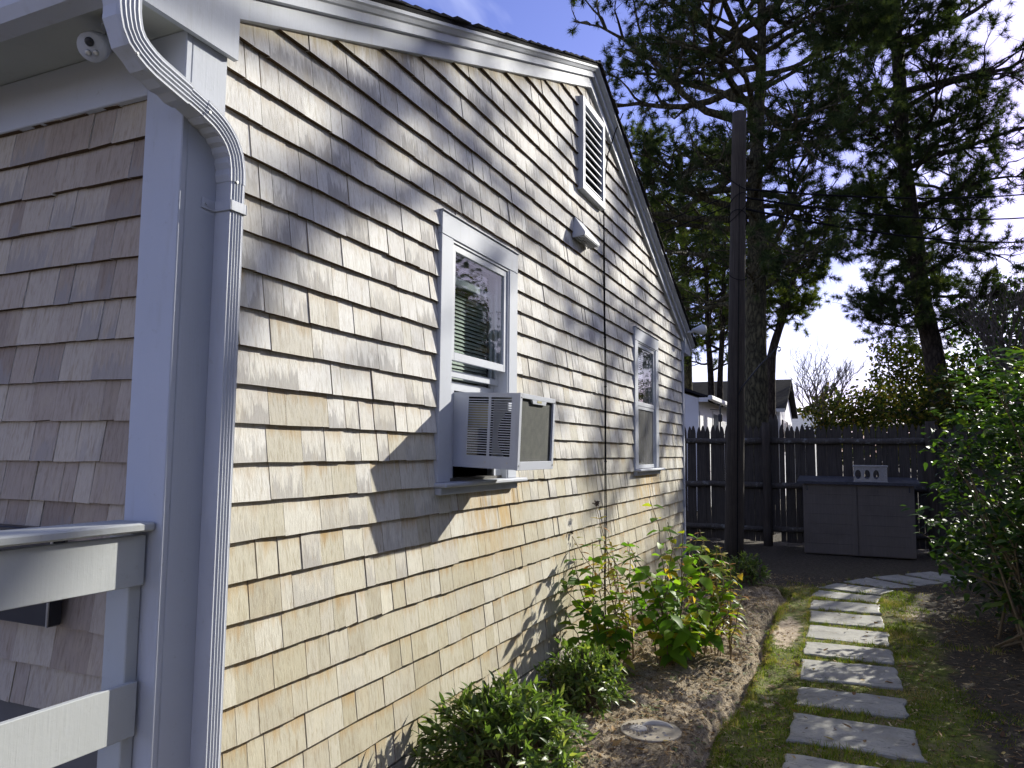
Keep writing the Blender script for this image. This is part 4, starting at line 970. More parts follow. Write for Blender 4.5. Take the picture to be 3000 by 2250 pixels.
# broad leaved plants (hydrangea like) and tall yellowing stalks
def leafy_stems(name,label,base,tops,L,Wr,mats,nleaf,seed,stemmat,seedheads=(),wob=0.04,lower=0.2,sizeup=1.0,cat='plant'):
    global rng
    keep=rng; rng=np.random.default_rng(seed)
    z0=gz(base[0],base[1]); p=empty(name,(base[0],base[1],z0),label,cat)
    P=[];Dd=[];Nn=[];Sc=[];
    for j,tp in enumerate(tops):
        tp=np.array(tp,float); root=np.array([base[0]+rng.normal(0,0.07)+0.25*(tp[0]-base[0]),base[1]+rng.normal(0,0.06)+0.25*(tp[1]-base[1]),z0-0.02])
        n=7; t=np.linspace(0,1,n)[:,None]; c=root*(1-t)+tp*t; c[:,:2]=root[:2]+(tp[:2]-root[:2])*(t**1.5); c[1:-1]+=rng.normal(0,wob*0.4,(n-2,3))
        m=MB(); m.tube(c,np.linspace(0.006,0.0025,n),5); m.build('stem',M[stemmat],p)
        for k in range(nleaf):
            s=lower+(1-lower)*(k+0.5)/nleaf; i=s*(n-1); i0=min(int(i),n-2); pt=c[i0]+(c[i0+1]-c[i0])*(i-i0)
            a=k*1.57+rng.normal(0,0.35)+j
            for sg in (0,math.pi):
                if rng.random()<0.12: continue
                d=np.array([math.cos(a+sg),math.sin(a+sg),0.25-0.55*rng.random()+0.35*(s>0.9)])
                P.append(pt); Dd.append(d); Nn.append(unit(np.array([0,0,1.0])+rng.normal(0,0.28,3))); Sc.append((0.6+0.55*rng.random())*(1.0-0.3*max(0,s-0.8)/0.2)*sizeup)
        if j in seedheads:
            m=MB()
            for q_ in range(26):
                v=unit(rng.normal(0,1,3)); e=tp+np.array([0,0,0.02])+v*np.array([0.03,0.03,0.022])*rng.random()**0.4
                m.tube([tp,e],0.0012,3,cap=False); m.add(e+0.006*np.array([(1,0,0),(-1,0,0),(0,1,0),(0,-1,0),(0,0,1),(0,0,-1)]),t=[(0,2,4),(2,1,4),(1,3,4),(3,0,4),(2,0,5),(1,2,5),(3,1,5),(0,3,5)])
            m.build('seed_head',M['seed'],p)
    P=np.array(P); P[:,1]=np.minimum(P[:,1],D-0.02)
    tm=[leaf_tmpl(L,L*Wr,0.22,0.35,(0.12,0.34,0.6,0.84),(0.62,1.0,0.86,0.42),0.02),leaf_tmpl(L*1.05,L*Wr*0.95,0.15,0.6,(0.12,0.36,0.62,0.85),(0.6,1.0,0.85,0.4),0.03),leaf_tmpl(L*0.95,L*Wr,0.3,0.15,(0.12,0.34,0.6,0.84),(0.6,1.0,0.88,0.42),0.02)]
    place_leaves(p,tm,P,Dd,Nn,Sc,M[mats],M[mats+'a'],min(len(P),300))
    rng=keep
r2=np.random.default_rng(5)
leafy_stems('hydrangea','green broad-leaved plant with two tall leafy shoots beside the far window wall',(5.45,1.12),
   [(5.43,1.33,1.16),(5.53,1.11,0.96),(5.23,1.44,0.81),(5.08,1.14,0.71),(5.48,0.87,0.78),(5.63,0.71,0.67),(5.13,1.59,0.85),(5.33,0.94,0.88),(5.73,1.04,0.90),(4.93,1.31,0.55),(5.18,0.89,0.51),(5.78,0.81,0.55),(5.03,1.39,0.90),(5.38,1.19,1.01),(4.88,1.09,0.51),(5.58,1.24,0.81),(5.23,1.24,0.65),(5.43,0.74,0.46),(4.98,0.94,0.44)],0.125,0.68,'lf2',10,31,'stem')
leafy_stems('hydrangea','dark green broad-leaved plant touching the wall left of the yellowing stalks',(5.0,1.5),
   [(4.83,1.71,0.81),(4.73,1.54,0.65),(4.98,1.47,0.65),(4.66,1.69,0.46),(4.93,1.75,0.71),(4.78,1.37,0.46),(5.03,1.64,0.90),(4.73,1.75,0.65),(4.88,1.34,0.39),(5.03,1.44,0.46)],0.125,0.68,'lf2',9,32,'stem')
leafy_stems('tall_perennial','tall yellowing stalks with dark dry seed heads against the shingles',(5.3,1.45),
   [(5.28,1.69,1.11),(5.08,1.81,0.92),(5.33,1.61,0.88),(5.43,1.49,0.85),(5.18,1.59,0.90),(5.48,1.64,0.78)],0.115,0.27,'lf3',14,33,'redstem',seedheads=(0,1),wob=0.02,lower=0.25)
leafy_stems('tall_perennial','low yellow and orange leafy clump in front of the far window shoots',(5.75,0.95),
   [(5.78,1.04,0.93),(5.88,0.91,0.81),(5.68,0.81,0.72),(5.93,1.14,0.85),(5.58,0.71,0.51),(5.98,0.79,0.59),(5.83,1.29,0.90),(5.73,0.94,0.65),(6.08,0.99,0.65),(5.63,0.89,0.85),(5.88,0.71,0.46),(5.48,0.84,0.65)],0.10,0.29,'lf3',13,34,'redstem',wob=0.02,lower=0.2)

# big broadleaf shrub on the right of the path
def big_shrub(name,label,base,clusters,L,seed,nleaf,nind,mats):
    global rng
    keep=rng; rng=np.random.default_rng(seed); p=empty(name,(base[0],base[1],0),label,'shrub'); P=[];Dd=[];Nn=[];st=MB()
    cl_=np.array(clusters,float)
    for (x,y,z,r,w) in cl_:
        for s_ in range(int(5*w)):
            e=np.array([x,y,z])+unit(rng.normal(0,1,3))*r*(0.7+0.35*rng.random()); root=np.array([base[0]+rng.normal(0,0.25),base[1]+rng.normal(0,0.25),0.0])
            mid=root*0.5+e*0.5+np.array([rng.normal(0,.1),rng.normal(0,.1),0.15]); st.tube([root,mid,e],[0.013,0.008,0.003],4,cap=False)
    wt=cl_[:,3]**2*cl_[:,4]; wt/=wt.sum()
    for ci in rng.choice(len(cl_),nleaf//6,p=wt):
        x,y,z,r,w=cl_[ci]; u=unit(rng.normal(0,1,3)); tip=np.array([x,y,z])+u*r*(0.45+0.6*rng.random()); tip[2]=max(tip[2],0.1)
        tw=unit(u+np.array([0,0,0.4])+rng.normal(0,0.5,3))
        for k in range(6):
            b=tip+tw*0.045*(k-2); a=rng.random()*6.28; d=unit(np.array([math.cos(a),math.sin(a),-0.35+0.5*rng.random()])+tw*0.5)
            P.append(b); Dd.append(d); Nn.append(unit(np.array([0,0,1.0])+rng.normal(0,0.4,3)))
    st.build('stems',M['stem'],p)
    tm=[leaf_tmpl(L,L*0.46,0.25,0.3,(0.2,0.5,0.8),(0.8,1.0,0.55)),leaf_tmpl(L*1.1,L*0.42,0.2,0.5,(0.2,0.5,0.8),(0.8,1.0,0.5)),leaf_tmpl(L*0.8,L*0.5,0.3,0.1,(0.2,0.5,0.8),(0.85,1.0,0.55))]
    place_leaves(p,tm,P,Dd,Nn,0.6+0.55*rng.random(len(P)),M[mats],M[mats+'a'],nind)
    rng=keep
big_shrub('broadleaf_shrub','big sunlit green shrub with glossy pointed leaves right of the stepping stones',(7.4,-1.6),
  [(7.5,-1.25,1.9,0.45,1),(7.2,-1.75,2.1,0.6,1),(7.6,-1.15,1.2,0.50,1),(7.1,-1.5,1.4,0.6,1),(7.3,-1.35,0.65,0.55,1),(7.8,-2.0,1.6,0.7,1),(6.9,-2.0,1.2,0.7,1),(7.6,-1.0,0.55,0.34,0.8),(7.0,-1.55,0.5,0.5,0.9),(7.9,-1.05,1.75,0.3,0.9),(6.8,-1.35,1.9,0.35,0.6),(7.9,-0.85,0.85,0.32,1),(7.75,-0.95,1.5,0.3,0.9),(8.1,-1.3,0.6,0.45,1),(6.7,-1.75,0.7,0.6,1),(7.0,-2.3,0.7,0.8,1),(6.2,-1.9,0.8,0.6,1),(5.9,-2.2,1.2,0.7,0.9),(8.3,-1.35,2.0,0.45,1),(5.1,-2.05,1.2,0.7,1),(4.2,-2.1,1.1,0.7,1),(5.7,-1.95,1.9,0.6,1),(4.7,-2.3,1.9,0.7,1)],0.10,41,14500,300,'lf4')  # clusters nearest the camera lie out of view, added to block sky light

big_shrub('broadleaf_shrub','darker leafy shrub added to shade the lawn, between the big shrub and fence',(10.1,-2.1),
  [(9.9,-1.85,0.8,0.6,1),(10.3,-2.2,1.2,0.7,1),(9.6,-2.2,0.9,0.6,1),(10.5,-1.8,0.6,0.5,1),(10.2,-2.6,1.6,0.7,1)],0.095,42,3600,60,'lf4')  # occluder shrub, added to cast shade on the lawn beside the path
# ------------------------------------------------------------------ trees
def seg_path(p0,d,L,n,wob,up,r):
    P=[np.array(p0)]; d=unit(np.array(d,float))
    for i in range(n):
        d=unit(d+r.normal(0,wob,3)+np.array([0,0,up])); P.append(P[-1]+d*L/n)
    return np.array(P)
def tufts(pos,dirs,nn,length,width,r):
    N=len(pos); d=unit(dirs[:,None,:]*0.75+r.normal(0,0.75,(N,nn,3))); ln=length*(0.7+0.5*r.random((N,nn,1)))
    side=unit(np.cross(d,r.normal(0,1,(N,nn,3)))); b=pos[:,None,:]+d*0.01
    V=np.stack([b+side*width/2,b-side*width/2,b+d*ln],2).reshape(-1,3)
    T=np.arange(N*nn*3).reshape(-1,3); a=np.zeros((N*nn*3,6)); a[:,0]=np.repeat(np.clip(r.beta(2,3,N),0,1),nn*3)
    m=MB(); m.add(V,t=T,att=a); return m
def pine(name,label,trunk,r0,r1,zlo,zhi,nprim,Lf,seed,dens=lambda z:1.0,nn=34,nlen=0.13,nw=0.0095,mat='needle',bark='bark',elev=(-8,28),azf=None,extra=(),group='pine trees beyond the fence',nsec=8,nter=5,twig=0.36):
    r=np.random.default_rng(seed); T=np.array(trunk,float); p=empty(name,tuple(T[0]),label,'tree',group)
    s=np.linspace(0,1,len(T)*4); ti=np.linspace(0,1,len(T)); C=np.column_stack([np.interp(s,ti,T[:,k]) for k in range(3)]); 
    for k in (0,1): C[:,k]=np.convolve(np.pad(C[:,k],2,mode='edge'),np.ones(5)/5,'valid')
    m=MB(); rad=r0+(r1-r0)*s; rad=rad*(1+r.normal(0,0.03,len(s))); rad[0]*=1.25; m.tube(C,rad,14)
    m.build('trunk',M[bark],p,smooth=True)
    br=MB(); tp=[]; td=[]
    prim=[]
    for i in range(nprim):
        z=zlo+(zhi-zlo)*((i+r.random())/nprim); az=i*2.4+r.normal(0,0.5) if azf is None else azf(r,i)
        prim.append((z,az,Lf(z,az)*(0.75+0.45*r.random()),r.uniform(*elev)))
    prim+=list(extra)
    for z,az,L,el in prim:
        if L<0.2: continue
        p0=np.array([np.interp(z,C[:,2],C[:,0]),np.interp(z,C[:,2],C[:,1]),z])
        d=(math.cos(az)*math.cos(R_(el)),math.sin(az)*math.cos(R_(el)),math.sin(R_(el)))
        n=8; P=seg_path(p0,d,L,n,0.16,0.03,r); rr=0.018+0.017*L; br.tube(P,np.linspace(rr,0.010,n+1),6,cap=False)
        for k in range(nsec):
            t=0.28+0.72*(k+r.random())/nsec; i0=min(int(t*n),n-1); b=P[i0]+(P[i0+1]-P[i0])*(t*n-i0); dd=unit(P[i0+1]-P[i0])
            sg=1 if k%2 else -1; ang=sg*r.uniform(0.5,1.15); c_,s_=math.cos(ang),math.sin(ang); d2=np.array([dd[0]*c_-dd[1]*s_,dd[0]*s_+dd[1]*c_,dd[2]+r.normal(0.05,0.3)])
            L2=L*r.uniform(0.2,0.42)*(1.25-0.6*t)+0.25; Q=seg_path(b,d2,L2,5,0.28,0.05,r); br.tube(Q,np.linspace(0.4*rr*(1.1-t*0.5)+0.004,0.005,6),5,cap=False)
            dn=dens(b[2])
            for j in range(nter):
                t2=0.3+0.7*(j+r.random())/nter; i1=min(int(t2*5),4); b2=Q[i1]+(Q[i1+1]-Q[i1])*(t2*5-i1); d3=unit(unit(Q[i1+1]-Q[i1])*0.8+r.normal(0,0.6,3)); L3=twig*r.uniform(0.6,1.2)
                e=b2+d3*L3+np.array([0,0,0.05]); br.tube([b2,(b2+e)/2+r.normal(0,0.02,3),e],[0.006,0.005,0.003],3,cap=False)
                if r.random()<dn:
                    for u in (1.0,0.8,0.6,0.4,0.2)[:1+int(r.random()*4)]: tp.append(b2+(e-b2)*u); td.append(d3)
            if r.random()<dn: tp.append(Q[-1]); td.append(unit(Q[-1]-Q[-2]))
    br.build('branches',M[bark],p)
    tufts(np.array(tp),np.array(td),nn,nlen,nw,r).build('crown',M[mat],p)
    return len(tp)
# the tall pitch pine behind the fence
def Lmain(z,az):
    up=np.interp(z,[2.8,4.5,6.5,8.5,10.5,12.5],[1.2,2.2,2.7,2.9,2.6,1.2]); 
    return up*(1.0+(0.38 if z>7.5 else 0.3)*math.sin(az-0.2)*(1 if math.sin(az)>0 else 0.35))
pine('pitch_pine','tallest dark pine rising behind the utility pole and fence',[(15,1.62,0),(15,1.6,2.0),(15,1.58,3.4),(15,1.58,4.4),(15,1.48,5.9),(15,1.56,6.6),(15,1.49,7.4),(15,1.43,8.3),(15,1.34,9.6),(15,1.3,12.6)],0.25,0.07,4.3,12.5,64,Lmain,51,
     dens=lambda z: float(np.interp(z,[4,6,7.5,9],[0.45,0.5,0.75,1.0])),nsec=9,nter=6,nn=40,nlen=0.14,nw=0.0115,bark='barkmoss')
def Lright(z,az): 
    b=np.interp(z,[3.95, 5.38, 7.26, 9.41, 12.29, 15.17],[1.29, 1.51, 1.37, 1.73, 2.45, 1.73]); return b*(1.0+(0.75 if z>9.5 else 0.0)*max(0,-math.sin(az)))
pine('pitch_pine','second large pine, trunk clad in foliage, behind the right end of fence',[(20.0, -2.09, 0), (20.0, -1.99, 2.79), (20.0, -1.87, 4.09), (20.0, -1.68, 5.1), (20.0, -1.63, 6.39), (20.0, -1.54, 7.26), (20.0, -1.41, 8.84), (20.0, -1.41, 10.56), (20.0, -1.37, 12.15), (20.0, -1.34, 15.17)],0.25,0.12,4.0,14.5,60,Lright,52,
     dens=lambda z:float(np.interp(z,[4,6.5,9.5,12],[0.75,0.8,0.8,0.9])),nsec=9,nter=6,nn=40,nlen=0.16,nw=0.013,twig=0.45,extra=[(7.4, -1.3, 2.83, 8), (8.41, -1.75, 3.16, 12), (9.41, -1.0, 3.05, 10), (6.54, -2.2, 2.06, 2), (8.98, -2.4, 2.61, 15)])
pine('pitch_pine','open-branched pine reaching in over the top right border',[(14.9,-5.9,0),(14.9,-5.75,3.2),(14.9,-5.6,6.4),(14.8,-3.6,9.3),(14.8,-2.7,12.4)],0.14,0.05,8.5,12.2,22,lambda z,az:float(np.interp(z,[7.8,9,11],[1.9,2.6,1.8])),53,
     dens=lambda z:float(np.interp(z,[7.5,9,11],[0.18,0.26,0.32])),nsec=8,nter=5)
pine('pitch_pine','slim crooked pine with yellow-green crown far behind the tall pine',[(24,2.15,0),(24,2.12,4.4),(24,1.85,5.3),(24,1.5,6.3),(24,1.3,7.2),(24,1.2,8.3)],0.15,0.06,5.0,8.2,20,lambda z,az:float(np.interp(z,[5,7,8.2],[0.9,1.6,0.9])),54,nn=30,nlen=0.16,nw=0.016,mat='needle2',nsec=6,nter=5,twig=0.4)
pine('pitch_pine','yellow-green pine whose trunk shows just past the cottage corner',[(28,5.38,0),(28,5.37,4.79),(28.1,5.5,8.91),(28.1,5.6,13)],0.19,0.09,5.2,12.8,38,lambda z,az:float(np.interp(z,[5.2,8.5,12.8],[2.2,3.2,2.0])),55,mat='needle2',bark='barkmoss',nn=32,nlen=0.2,nw=0.02,nsec=8,nter=6,twig=0.5)
pine('pitch_pine','left one of two thin pines behind the white neighbour house roof',[(26,4.25,0),(26,4.2,3.8),(26.1,4.35,6),(26,4.3,9)],0.13,0.06,4.2,8.8,16,lambda z,az:1.9,56,nn=26,nlen=0.17,nw=0.018,mat='needle2',nsec=6,nter=4,twig=0.45)
pine('pitch_pine','right one of two thin pines behind the white neighbour house roof',[(26,3.92,0),(26,3.95,3.8),(26.1,3.8,6),(26,3.7,9)],0.12,0.06,4.6,8.8,14,lambda z,az:1.7,57,nn=26,nlen=0.17,nw=0.018,mat='needle2',nsec=6,nter=4,twig=0.45)

def broad_tree(name,label,base,clumps,nleaf,size,mat,seed,bark='greybark',r0=0.12,group=None):
    r=np.random.default_rng(seed); p=empty(name,tuple(base),label,'tree',group); C=np.array(clumps,float); b=np.array(base,float)
    m=MB(); top=C[:,:3].mean(0); m.tube(seg_path(b-[0,0,0.1],unit(top-b),np.linalg.norm(top-b),7,0.05,0,r),np.linspace(r0,r0*0.4,8),9); m.build('trunk',M[bark],p,smooth=True)
    m=MB()
    for x,y,z,rr in C:
        s0=b+(top-b)*r.uniform(0.45,0.9); m.tube([s0,(s0+[x,y,z])/2+r.normal(0,0.1,3),(x,y,z)],[r0*0.4,r0*0.25,0.015],5,cap=False)
        for k in range(7):
            e=np.array([x,y,z])+unit(r.normal(0,1,3))*rr*r.uniform(0.6,1.0); m.tube([(x,y,z),e],[0.014,0.005],3,cap=False)
    m.build('branches',M[bark],p)
    w=C[:,3]**2; ci=r.choice(len(C),nleaf,p=w/w.sum()); u=unit(r.normal(0,1,(nleaf,3))); rad=C[ci,3]*(r.random(nleaf)**0.45)
    # sub-clumps leave gaps in the crown
    keep=np.sin(u[:,0]*7+ci)+np.sin(u[:,1]*8+2*ci)+np.sin(u[:,2]*7+ci*3)+r.normal(0,0.8,nleaf)>-0.7
    P=(C[ci,:3]+u*rad[:,None])[keep]; N=len(P); d=unit(r.normal(0,1,(N,3))); s=unit(np.cross(d,r.normal(0,1,(N,3)))); sz=size*(0.6+0.7*r.random((N,1)))
    V=np.stack([P-s*sz*0.3,P+d*sz*0.5-s*sz*0.0,P+s*sz*0.3,P-d*sz*0.5],1).reshape(-1,3); a=np.zeros((N*4,6)); a[:,0]=np.repeat(r.random(N),4)
    m=MB(); m.add(V,q=np.arange(N*4).reshape(-1,4),att=a); m.build('crown',M[mat],p)
broad_tree('oak_tree','round dark oak with thinning crown left of the second pine',(26,-1.3,0),[(26,-1.0,3.2,1.0),(26,-1.6,4.0,1.1),(26.3,-2.4,3.6,1.2),(26,-0.6,2.6,0.8),(26.2,-1.9,4.6,0.8),(26,-2.6,2.6,1.2),(26,-1.2,4.7,0.6)],9000,0.13,'oakleaf',61,group='broadleaf trees beyond the fence')
broad_tree('oak_tree','low dark bushy tree below the bare tree behind the fence',(22,-0.3,0),[(22,-0.1,2.6,0.7),(22,-0.9,2.7,0.8),(22.3,0.6,2.4,0.6),(22,-1.7,2.5,0.9)],6500,0.10,'oakleaf',62,group='broadleaf trees beyond the fence')
broad_tree('oak_tree','leafy green tree above the big shrub at the right border',(20.0,-3.4,0),[(20,-3.2,3.6,1.1),(20.2,-3.9,4.8,1.1),(19.6,-2.7,3.0,0.9),(20.4,-2.9,4.6,0.8),(20,-4.6,3.6,1.3)],12000,0.12,'lf4a',63,group='broadleaf trees beyond the fence')
broad_tree('oak_tree','dark bushy evergreen mass under the second pine behind fence',(17,-1.6,0),[(17,-1.2,2.3,0.8),(17,-2.2,2.5,1.0),(17.2,-3.2,2.7,1.1),(16.8,-1.9,1.5,0.9)],9000,0.10,'oakleaf',64,group='broadleaf trees beyond the fence')
# bare winter tree
def bare_tree(name,label,base,h,seed):
    r=np.random.default_rng(seed); p=empty(name,tuple(base),label,'tree'); tr=MB(); br=MB()
    def rec(p0,d,L,rad,lev):
        P=seg_path(p0,d,L,4,0.07,0.05,r); (tr if lev==0 else br).tube(P,np.linspace(rad,rad*0.66,5),6 if lev<2 else 3,cap=False)
        if lev>=6: return
        for k in range(5 if lev==0 else (3 if r.random()<0.5 else 2)):
            spread=0.36 if lev<2 else 0.5; rec(P[-1] if k<2 else P[-2],unit(unit(P[-1]-P[-2])+r.normal(0,spread,3)*[1,1,0.5]+[0,0,0.22]),L*r.uniform(0.66,0.86),rad*0.62,lev+1)
    rec(np.array(base),np.array([0,0,1.0]),h*0.25,0.11,0)
    tr.build('trunk',M['greybark'],p); br.build('branches',M['greybark'],p)
bare_tree('bare_tree','leafless grey tree with fan of fine twigs beyond the fence',(30,0.75,0.6),5.6,71)
bare_tree('bare_tree','leafless thin tree behind the big shrub near the right border',(16,-2.9,0.5),5.0,72)

# ------------------------------------------------------------------ neighbours
nh=empty('white_cottage',(22,5.5,0),'small white neighbour house past the cottage corner with sunlit side wall','house')
A0=3.58
m=MB(); m.box(20,26.6,A0,8.0,0,2.95); m.poly([(A0,2.95),(8.0,2.95),((A0+8)/2,2.95+0.36*2.2)],'x',20,26.6); m.build('wall',M['nwhite'],nh)
m=MB(); m.poly([(A0-0.28,2.93),(A0-0.28,3.0),(5.79,3.0+0.36*2.49),(8.3,3.0),(8.3,2.93),(5.79,2.93+0.36*2.49)],'x',19.8,26.8); m.build('roof',M['nroof'],nh)
boxo('gutter',(19.75,26.8,A0-0.40,A0-0.285,2.88,3.0),M['nwhite'],nh,b=0.02)
boxo('rake_trim',(19.78,19.80,A0-0.28,A0-0.05,2.84,2.95),M['nwhite'],nh,b=0)
for xa_,xb_ in ((22.2,23.1),):
    w=empty('window',((xa_+xb_)/2,A0,1.6),parent=nh)
    boxo('frame',(xa_-0.08,xb_+0.08,A0-0.03,A0-0.002,1.5,2.72),M['nwhite'],w,b=0.004); boxo('pane',(xa_,xb_,A0-0.036,A0-0.031,1.58,2.13),M['nglass'],w,b=0); boxo('pane',(xa_,xb_,A0-0.036,A0-0.031,2.16,2.64),M['nglass'],w,b=0)
for xa_,xb_ in ((20.08,22.0),(23.3,25.2)):
    for z in (1.0,1.55,2.1): boxo('panel',(xa_,xb_,A0-0.024,A0-0.002,z,z+0.53),M['nwhite'],nh,b=0.004)
boxo('chimney',(24,24.5,5.2,5.7,3.3,4.35),M['chimney'],nh,b=0.01)
lb=empty('wall_lantern',(20.0,3.0,1.0),'dark lantern hanging on a bracket beside the white neighbour house','lantern')
m=MB(); m.tube([(19.5,2.95,1.4),(19.5,2.95,2.75)],0.02,8); m.tube([(19.5,2.95,2.6),(19.5,3.2,2.62)],0.012,6); m.build('bracket',M['blackmetal'],lb)
m=MB(); m.box(19.45,19.55,2.9,3.0,2.3,2.5,b=0.02); m.build('lamp',M['blackmetal'],lb)
nb=empty('dark_roofed_house',(30,4,0),'farther neighbour house with dark gabled roof behind the pine trunk','house')
B0=2.12
m=MB(); m.box(27.2,33.2,B0,9.0,0,3.0); m.poly([(27.2,3.0),(33.2,3.0),(30.2,4.15)],'y',B0,9.0); m.build('wall',M['nwhite'],nb)
m=MB(); m.poly([(26.9,2.98),(30.2,4.24),(33.5,2.98),(33.5,3.06),(30.2,4.34),(26.9,3.06)][::-1],'y',B0-0.22,9.2); m.build('roof',M['nroof'],nb)
boxo('eave_trim',(26.86,26.9,B0-0.2,9.1,2.92,3.04),M['nwhite'],nb,b=0)
w=empty('window',(27.2,3.4,1.9),parent=nb); boxo('frame',(27.16,27.198,2.95,3.55,1.6,2.75),M['nwhite'],w,b=0.004); boxo('pane',(27.15,27.158,3.0,3.5,1.66,2.70),M['nblue'],w,b=0)
for xa_ in (28.3,30.4):
    w=empty('window',(xa_+0.4,B0,1.5),parent=nb); boxo('frame',(xa_,xa_+0.8,B0-0.04,B0-0.002,1.5,2.7),M['nwhite'],w,b=0.004); boxo('pane',(xa_+0.08,xa_+0.72,B0-0.046,B0-0.041,1.58,2.62),M['nglass'],w,b=0)
    for xs in (xa_-0.42,xa_+0.84): boxo('shutter',(xs,xs+0.38,B0-0.05,B0-0.003,1.5,2.7),M['blackmetal'],nb,b=0.004)
nc=empty('grey_shed_house',(38,2.0,0),'small pale grey house far off between dark roof and bare tree','house')
m=MB(); m.box(37,41,1.5,4,0,2.6); m.build('wall',M['ngrey'],nc)
m=MB(); m.poly([(36.7,2.55),(39,3.4),(41.3,2.55)][::-1],'y',1.3,4.2); m.build('roof',M['ngrey'],nc)
boxo('pane',(36.97,36.995,1.9,2.4,1.3,2.2),M['nglass'],nc,b=0)

# far wooded skyline
r=np.random.default_rng(91); N=26000; yy=r.uniform(-70,40,N); top=5+1.6*np.sin(yy*0.21)+1.2*np.sin(yy*0.53+1)+0.8*np.sin(yy*1.3); P=np.column_stack([75+r.uniform(-4,4,N),yy,0.3+top*r.random(N)**0.7])
d=unit(r.normal(0,1,(N,3))); s=unit(np.cross(d,r.normal(0,1,(N,3)))); sz=0.5*(0.6+0.7*r.random((N,1))); V=np.stack([P-s*sz*0.4,P+d*sz*0.5,P+s*sz*0.4,P-d*sz*0.5],1).reshape(-1,3); a=np.zeros((N*4,6)); a[:,0]=np.repeat(r.random(N),4)
m=MB(); m.add(V,q=np.arange(N*4).reshape(-1,4),att=a); m.build('treeline',M['oakleaf'],kind='stuff',label='distant wooded skyline beyond the neighbour houses',cat='woods')

# unseen trees added on the right to cut sky light and reflect in panes
r=np.random.default_rng(92); C=[]
for x in np.arange(-4,15,1.5): C.append((x+r.normal(0,.5),-7.0-0.12*max(0,x-6)+r.normal(0,.5),r.uniform(7,10)))
for x,y,h in ((18.5,-6.3,5.2),(20,-7.4,7.2),(22,-8.2,7.8),(21,-9.6,8),(24,-9.6,8),(18,-8.2,7),(17,-6.9,6),(26,-11,8.5),(19.5,-9,7.5),(23,-10.8,8.5)): C.append((x,y,h))
P=[]
for x,y,h in C:
    n=1700; u=unit(r.normal(0,1,(n,3))); P.append(np.array([x,y,h*0.52])+u*np.array([1.35,1.35,h*0.5])*(r.random((n,1))**0.35)*(1+0.2*np.sin(5*u[:,:1]+x)))
P=np.concatenate(P); P=P[P[:,2]>0]; N=len(P); d=unit(r.normal(0,1,(N,3))); s_=unit(np.cross(d,r.normal(0,1,(N,3)))); sz=0.24*(0.6+0.7*r.random((N,1))); V=np.stack([P-s_*sz*0.4,P+d*sz*0.5,P+s_*sz*0.4,P-d*sz*0.5],1).reshape(-1,3); a=np.zeros((N*4,6)); a[:,0]=np.repeat(r.random(N),4)
m=MB(); m.add(V,q=np.arange(N*4).reshape(-1,4),att=a); m.build('woods',M['oakleaf'],kind='stuff',label='unseen leafy trees added beside the yard, blocking sky light and mirrored in panes',cat='woods')

# ------------------------------------------------------------------ ground cover
r=np.random.default_rng(95)
M['moss']=leaf_mat('moss_and_grass',[(0.0,(0.05,0.07,0.012)),(0.4,(0.12,0.17,0.02)),(0.6,(0.17,0.21,0.03)),(0.8,(0.25,0.20,0.08)),(1.0,(0.36,0.27,0.14))],0.35,cheap=True)
M['litter']=leaf_mat('dry_litter',[(0.0,(0.07,0.045,0.028)),(0.4,(0.20,0.13,0.07)),(0.75,(0.36,0.25,0.13)),(1.0,(0.50,0.42,0.28))],0.1,cheap=True)
N=110000; X=2.9+6.6*r.random(N)**1.15; Y=r.uniform(-1.6,0.70,N); d=Y-ytrench(X); on=np.zeros(N,bool)
for (x,y,a,b,rz) in ST: on|=(np.abs(X-x)<a/2-0.03*r.random(N)**2+0.004)&(np.abs(Y-y)<b/2-0.03*r.random(N)**2+0.004)
dens_=vnoise(X,Y,3.0,41)+0.7*vnoise(X,Y,9,42)+0.3-0.9*np.exp(-(((X-6.9)/0.75)**2+((Y-0.52)/0.13)**2))-np.clip((-0.4-Y)*2,0,1)*0.75
k=(d<-0.0)&~on&(dens_>r.random(N)*0.7-0.1); X,Y=X[k],Y[k]; N=len(X); Z=gheight(X,Y)[0]
h=(0.007+0.018*r.random(N)**2)*(1+1.2*(vnoise(X,Y,4,43)>0.12)); a=r.random(N)*6.28; w=0.0022+0.002*r.random(N); ln=r.normal(0,0.5,(N,2))*h[:,None]
V=np.stack([np.column_stack([X+np.cos(a)*w,Y+np.sin(a)*w,Z-0.002]),np.column_stack([X-np.cos(a)*w,Y-np.sin(a)*w,Z-0.002]),np.column_stack([X+ln[:,0],Y+ln[:,1],Z+h])],1).reshape(-1,3)
at_=np.zeros((N*3,6)); at_[:,0]=np.repeat(np.clip(0.5+vnoise(X,Y,2.5,44)+r.normal(0,0.2,N),0,1),3)
m=MB(); m.add(V,t=np.arange(N*3).reshape(-1,3),att=at_); m.build('grass',M['moss'],kind='stuff',label='short moss and thin grass between the stepping stones',cat='grass')
N=22000; X=2.6+7.5*r.random(N)**1.2; Y=np.where(r.random(N)<0.6,r.uniform(0.6,1.75,N),r.uniform(-1.5,0.6,N)); Z=gheight(X,Y)[0]; a=r.random(N)*6.28; L=0.006+0.028*r.random(N)**2; w=0.0012+0.005*r.random(N)**3; dz_=r.normal(0,0.15,N)*L
dx_,dy_=np.cos(a),np.sin(a)
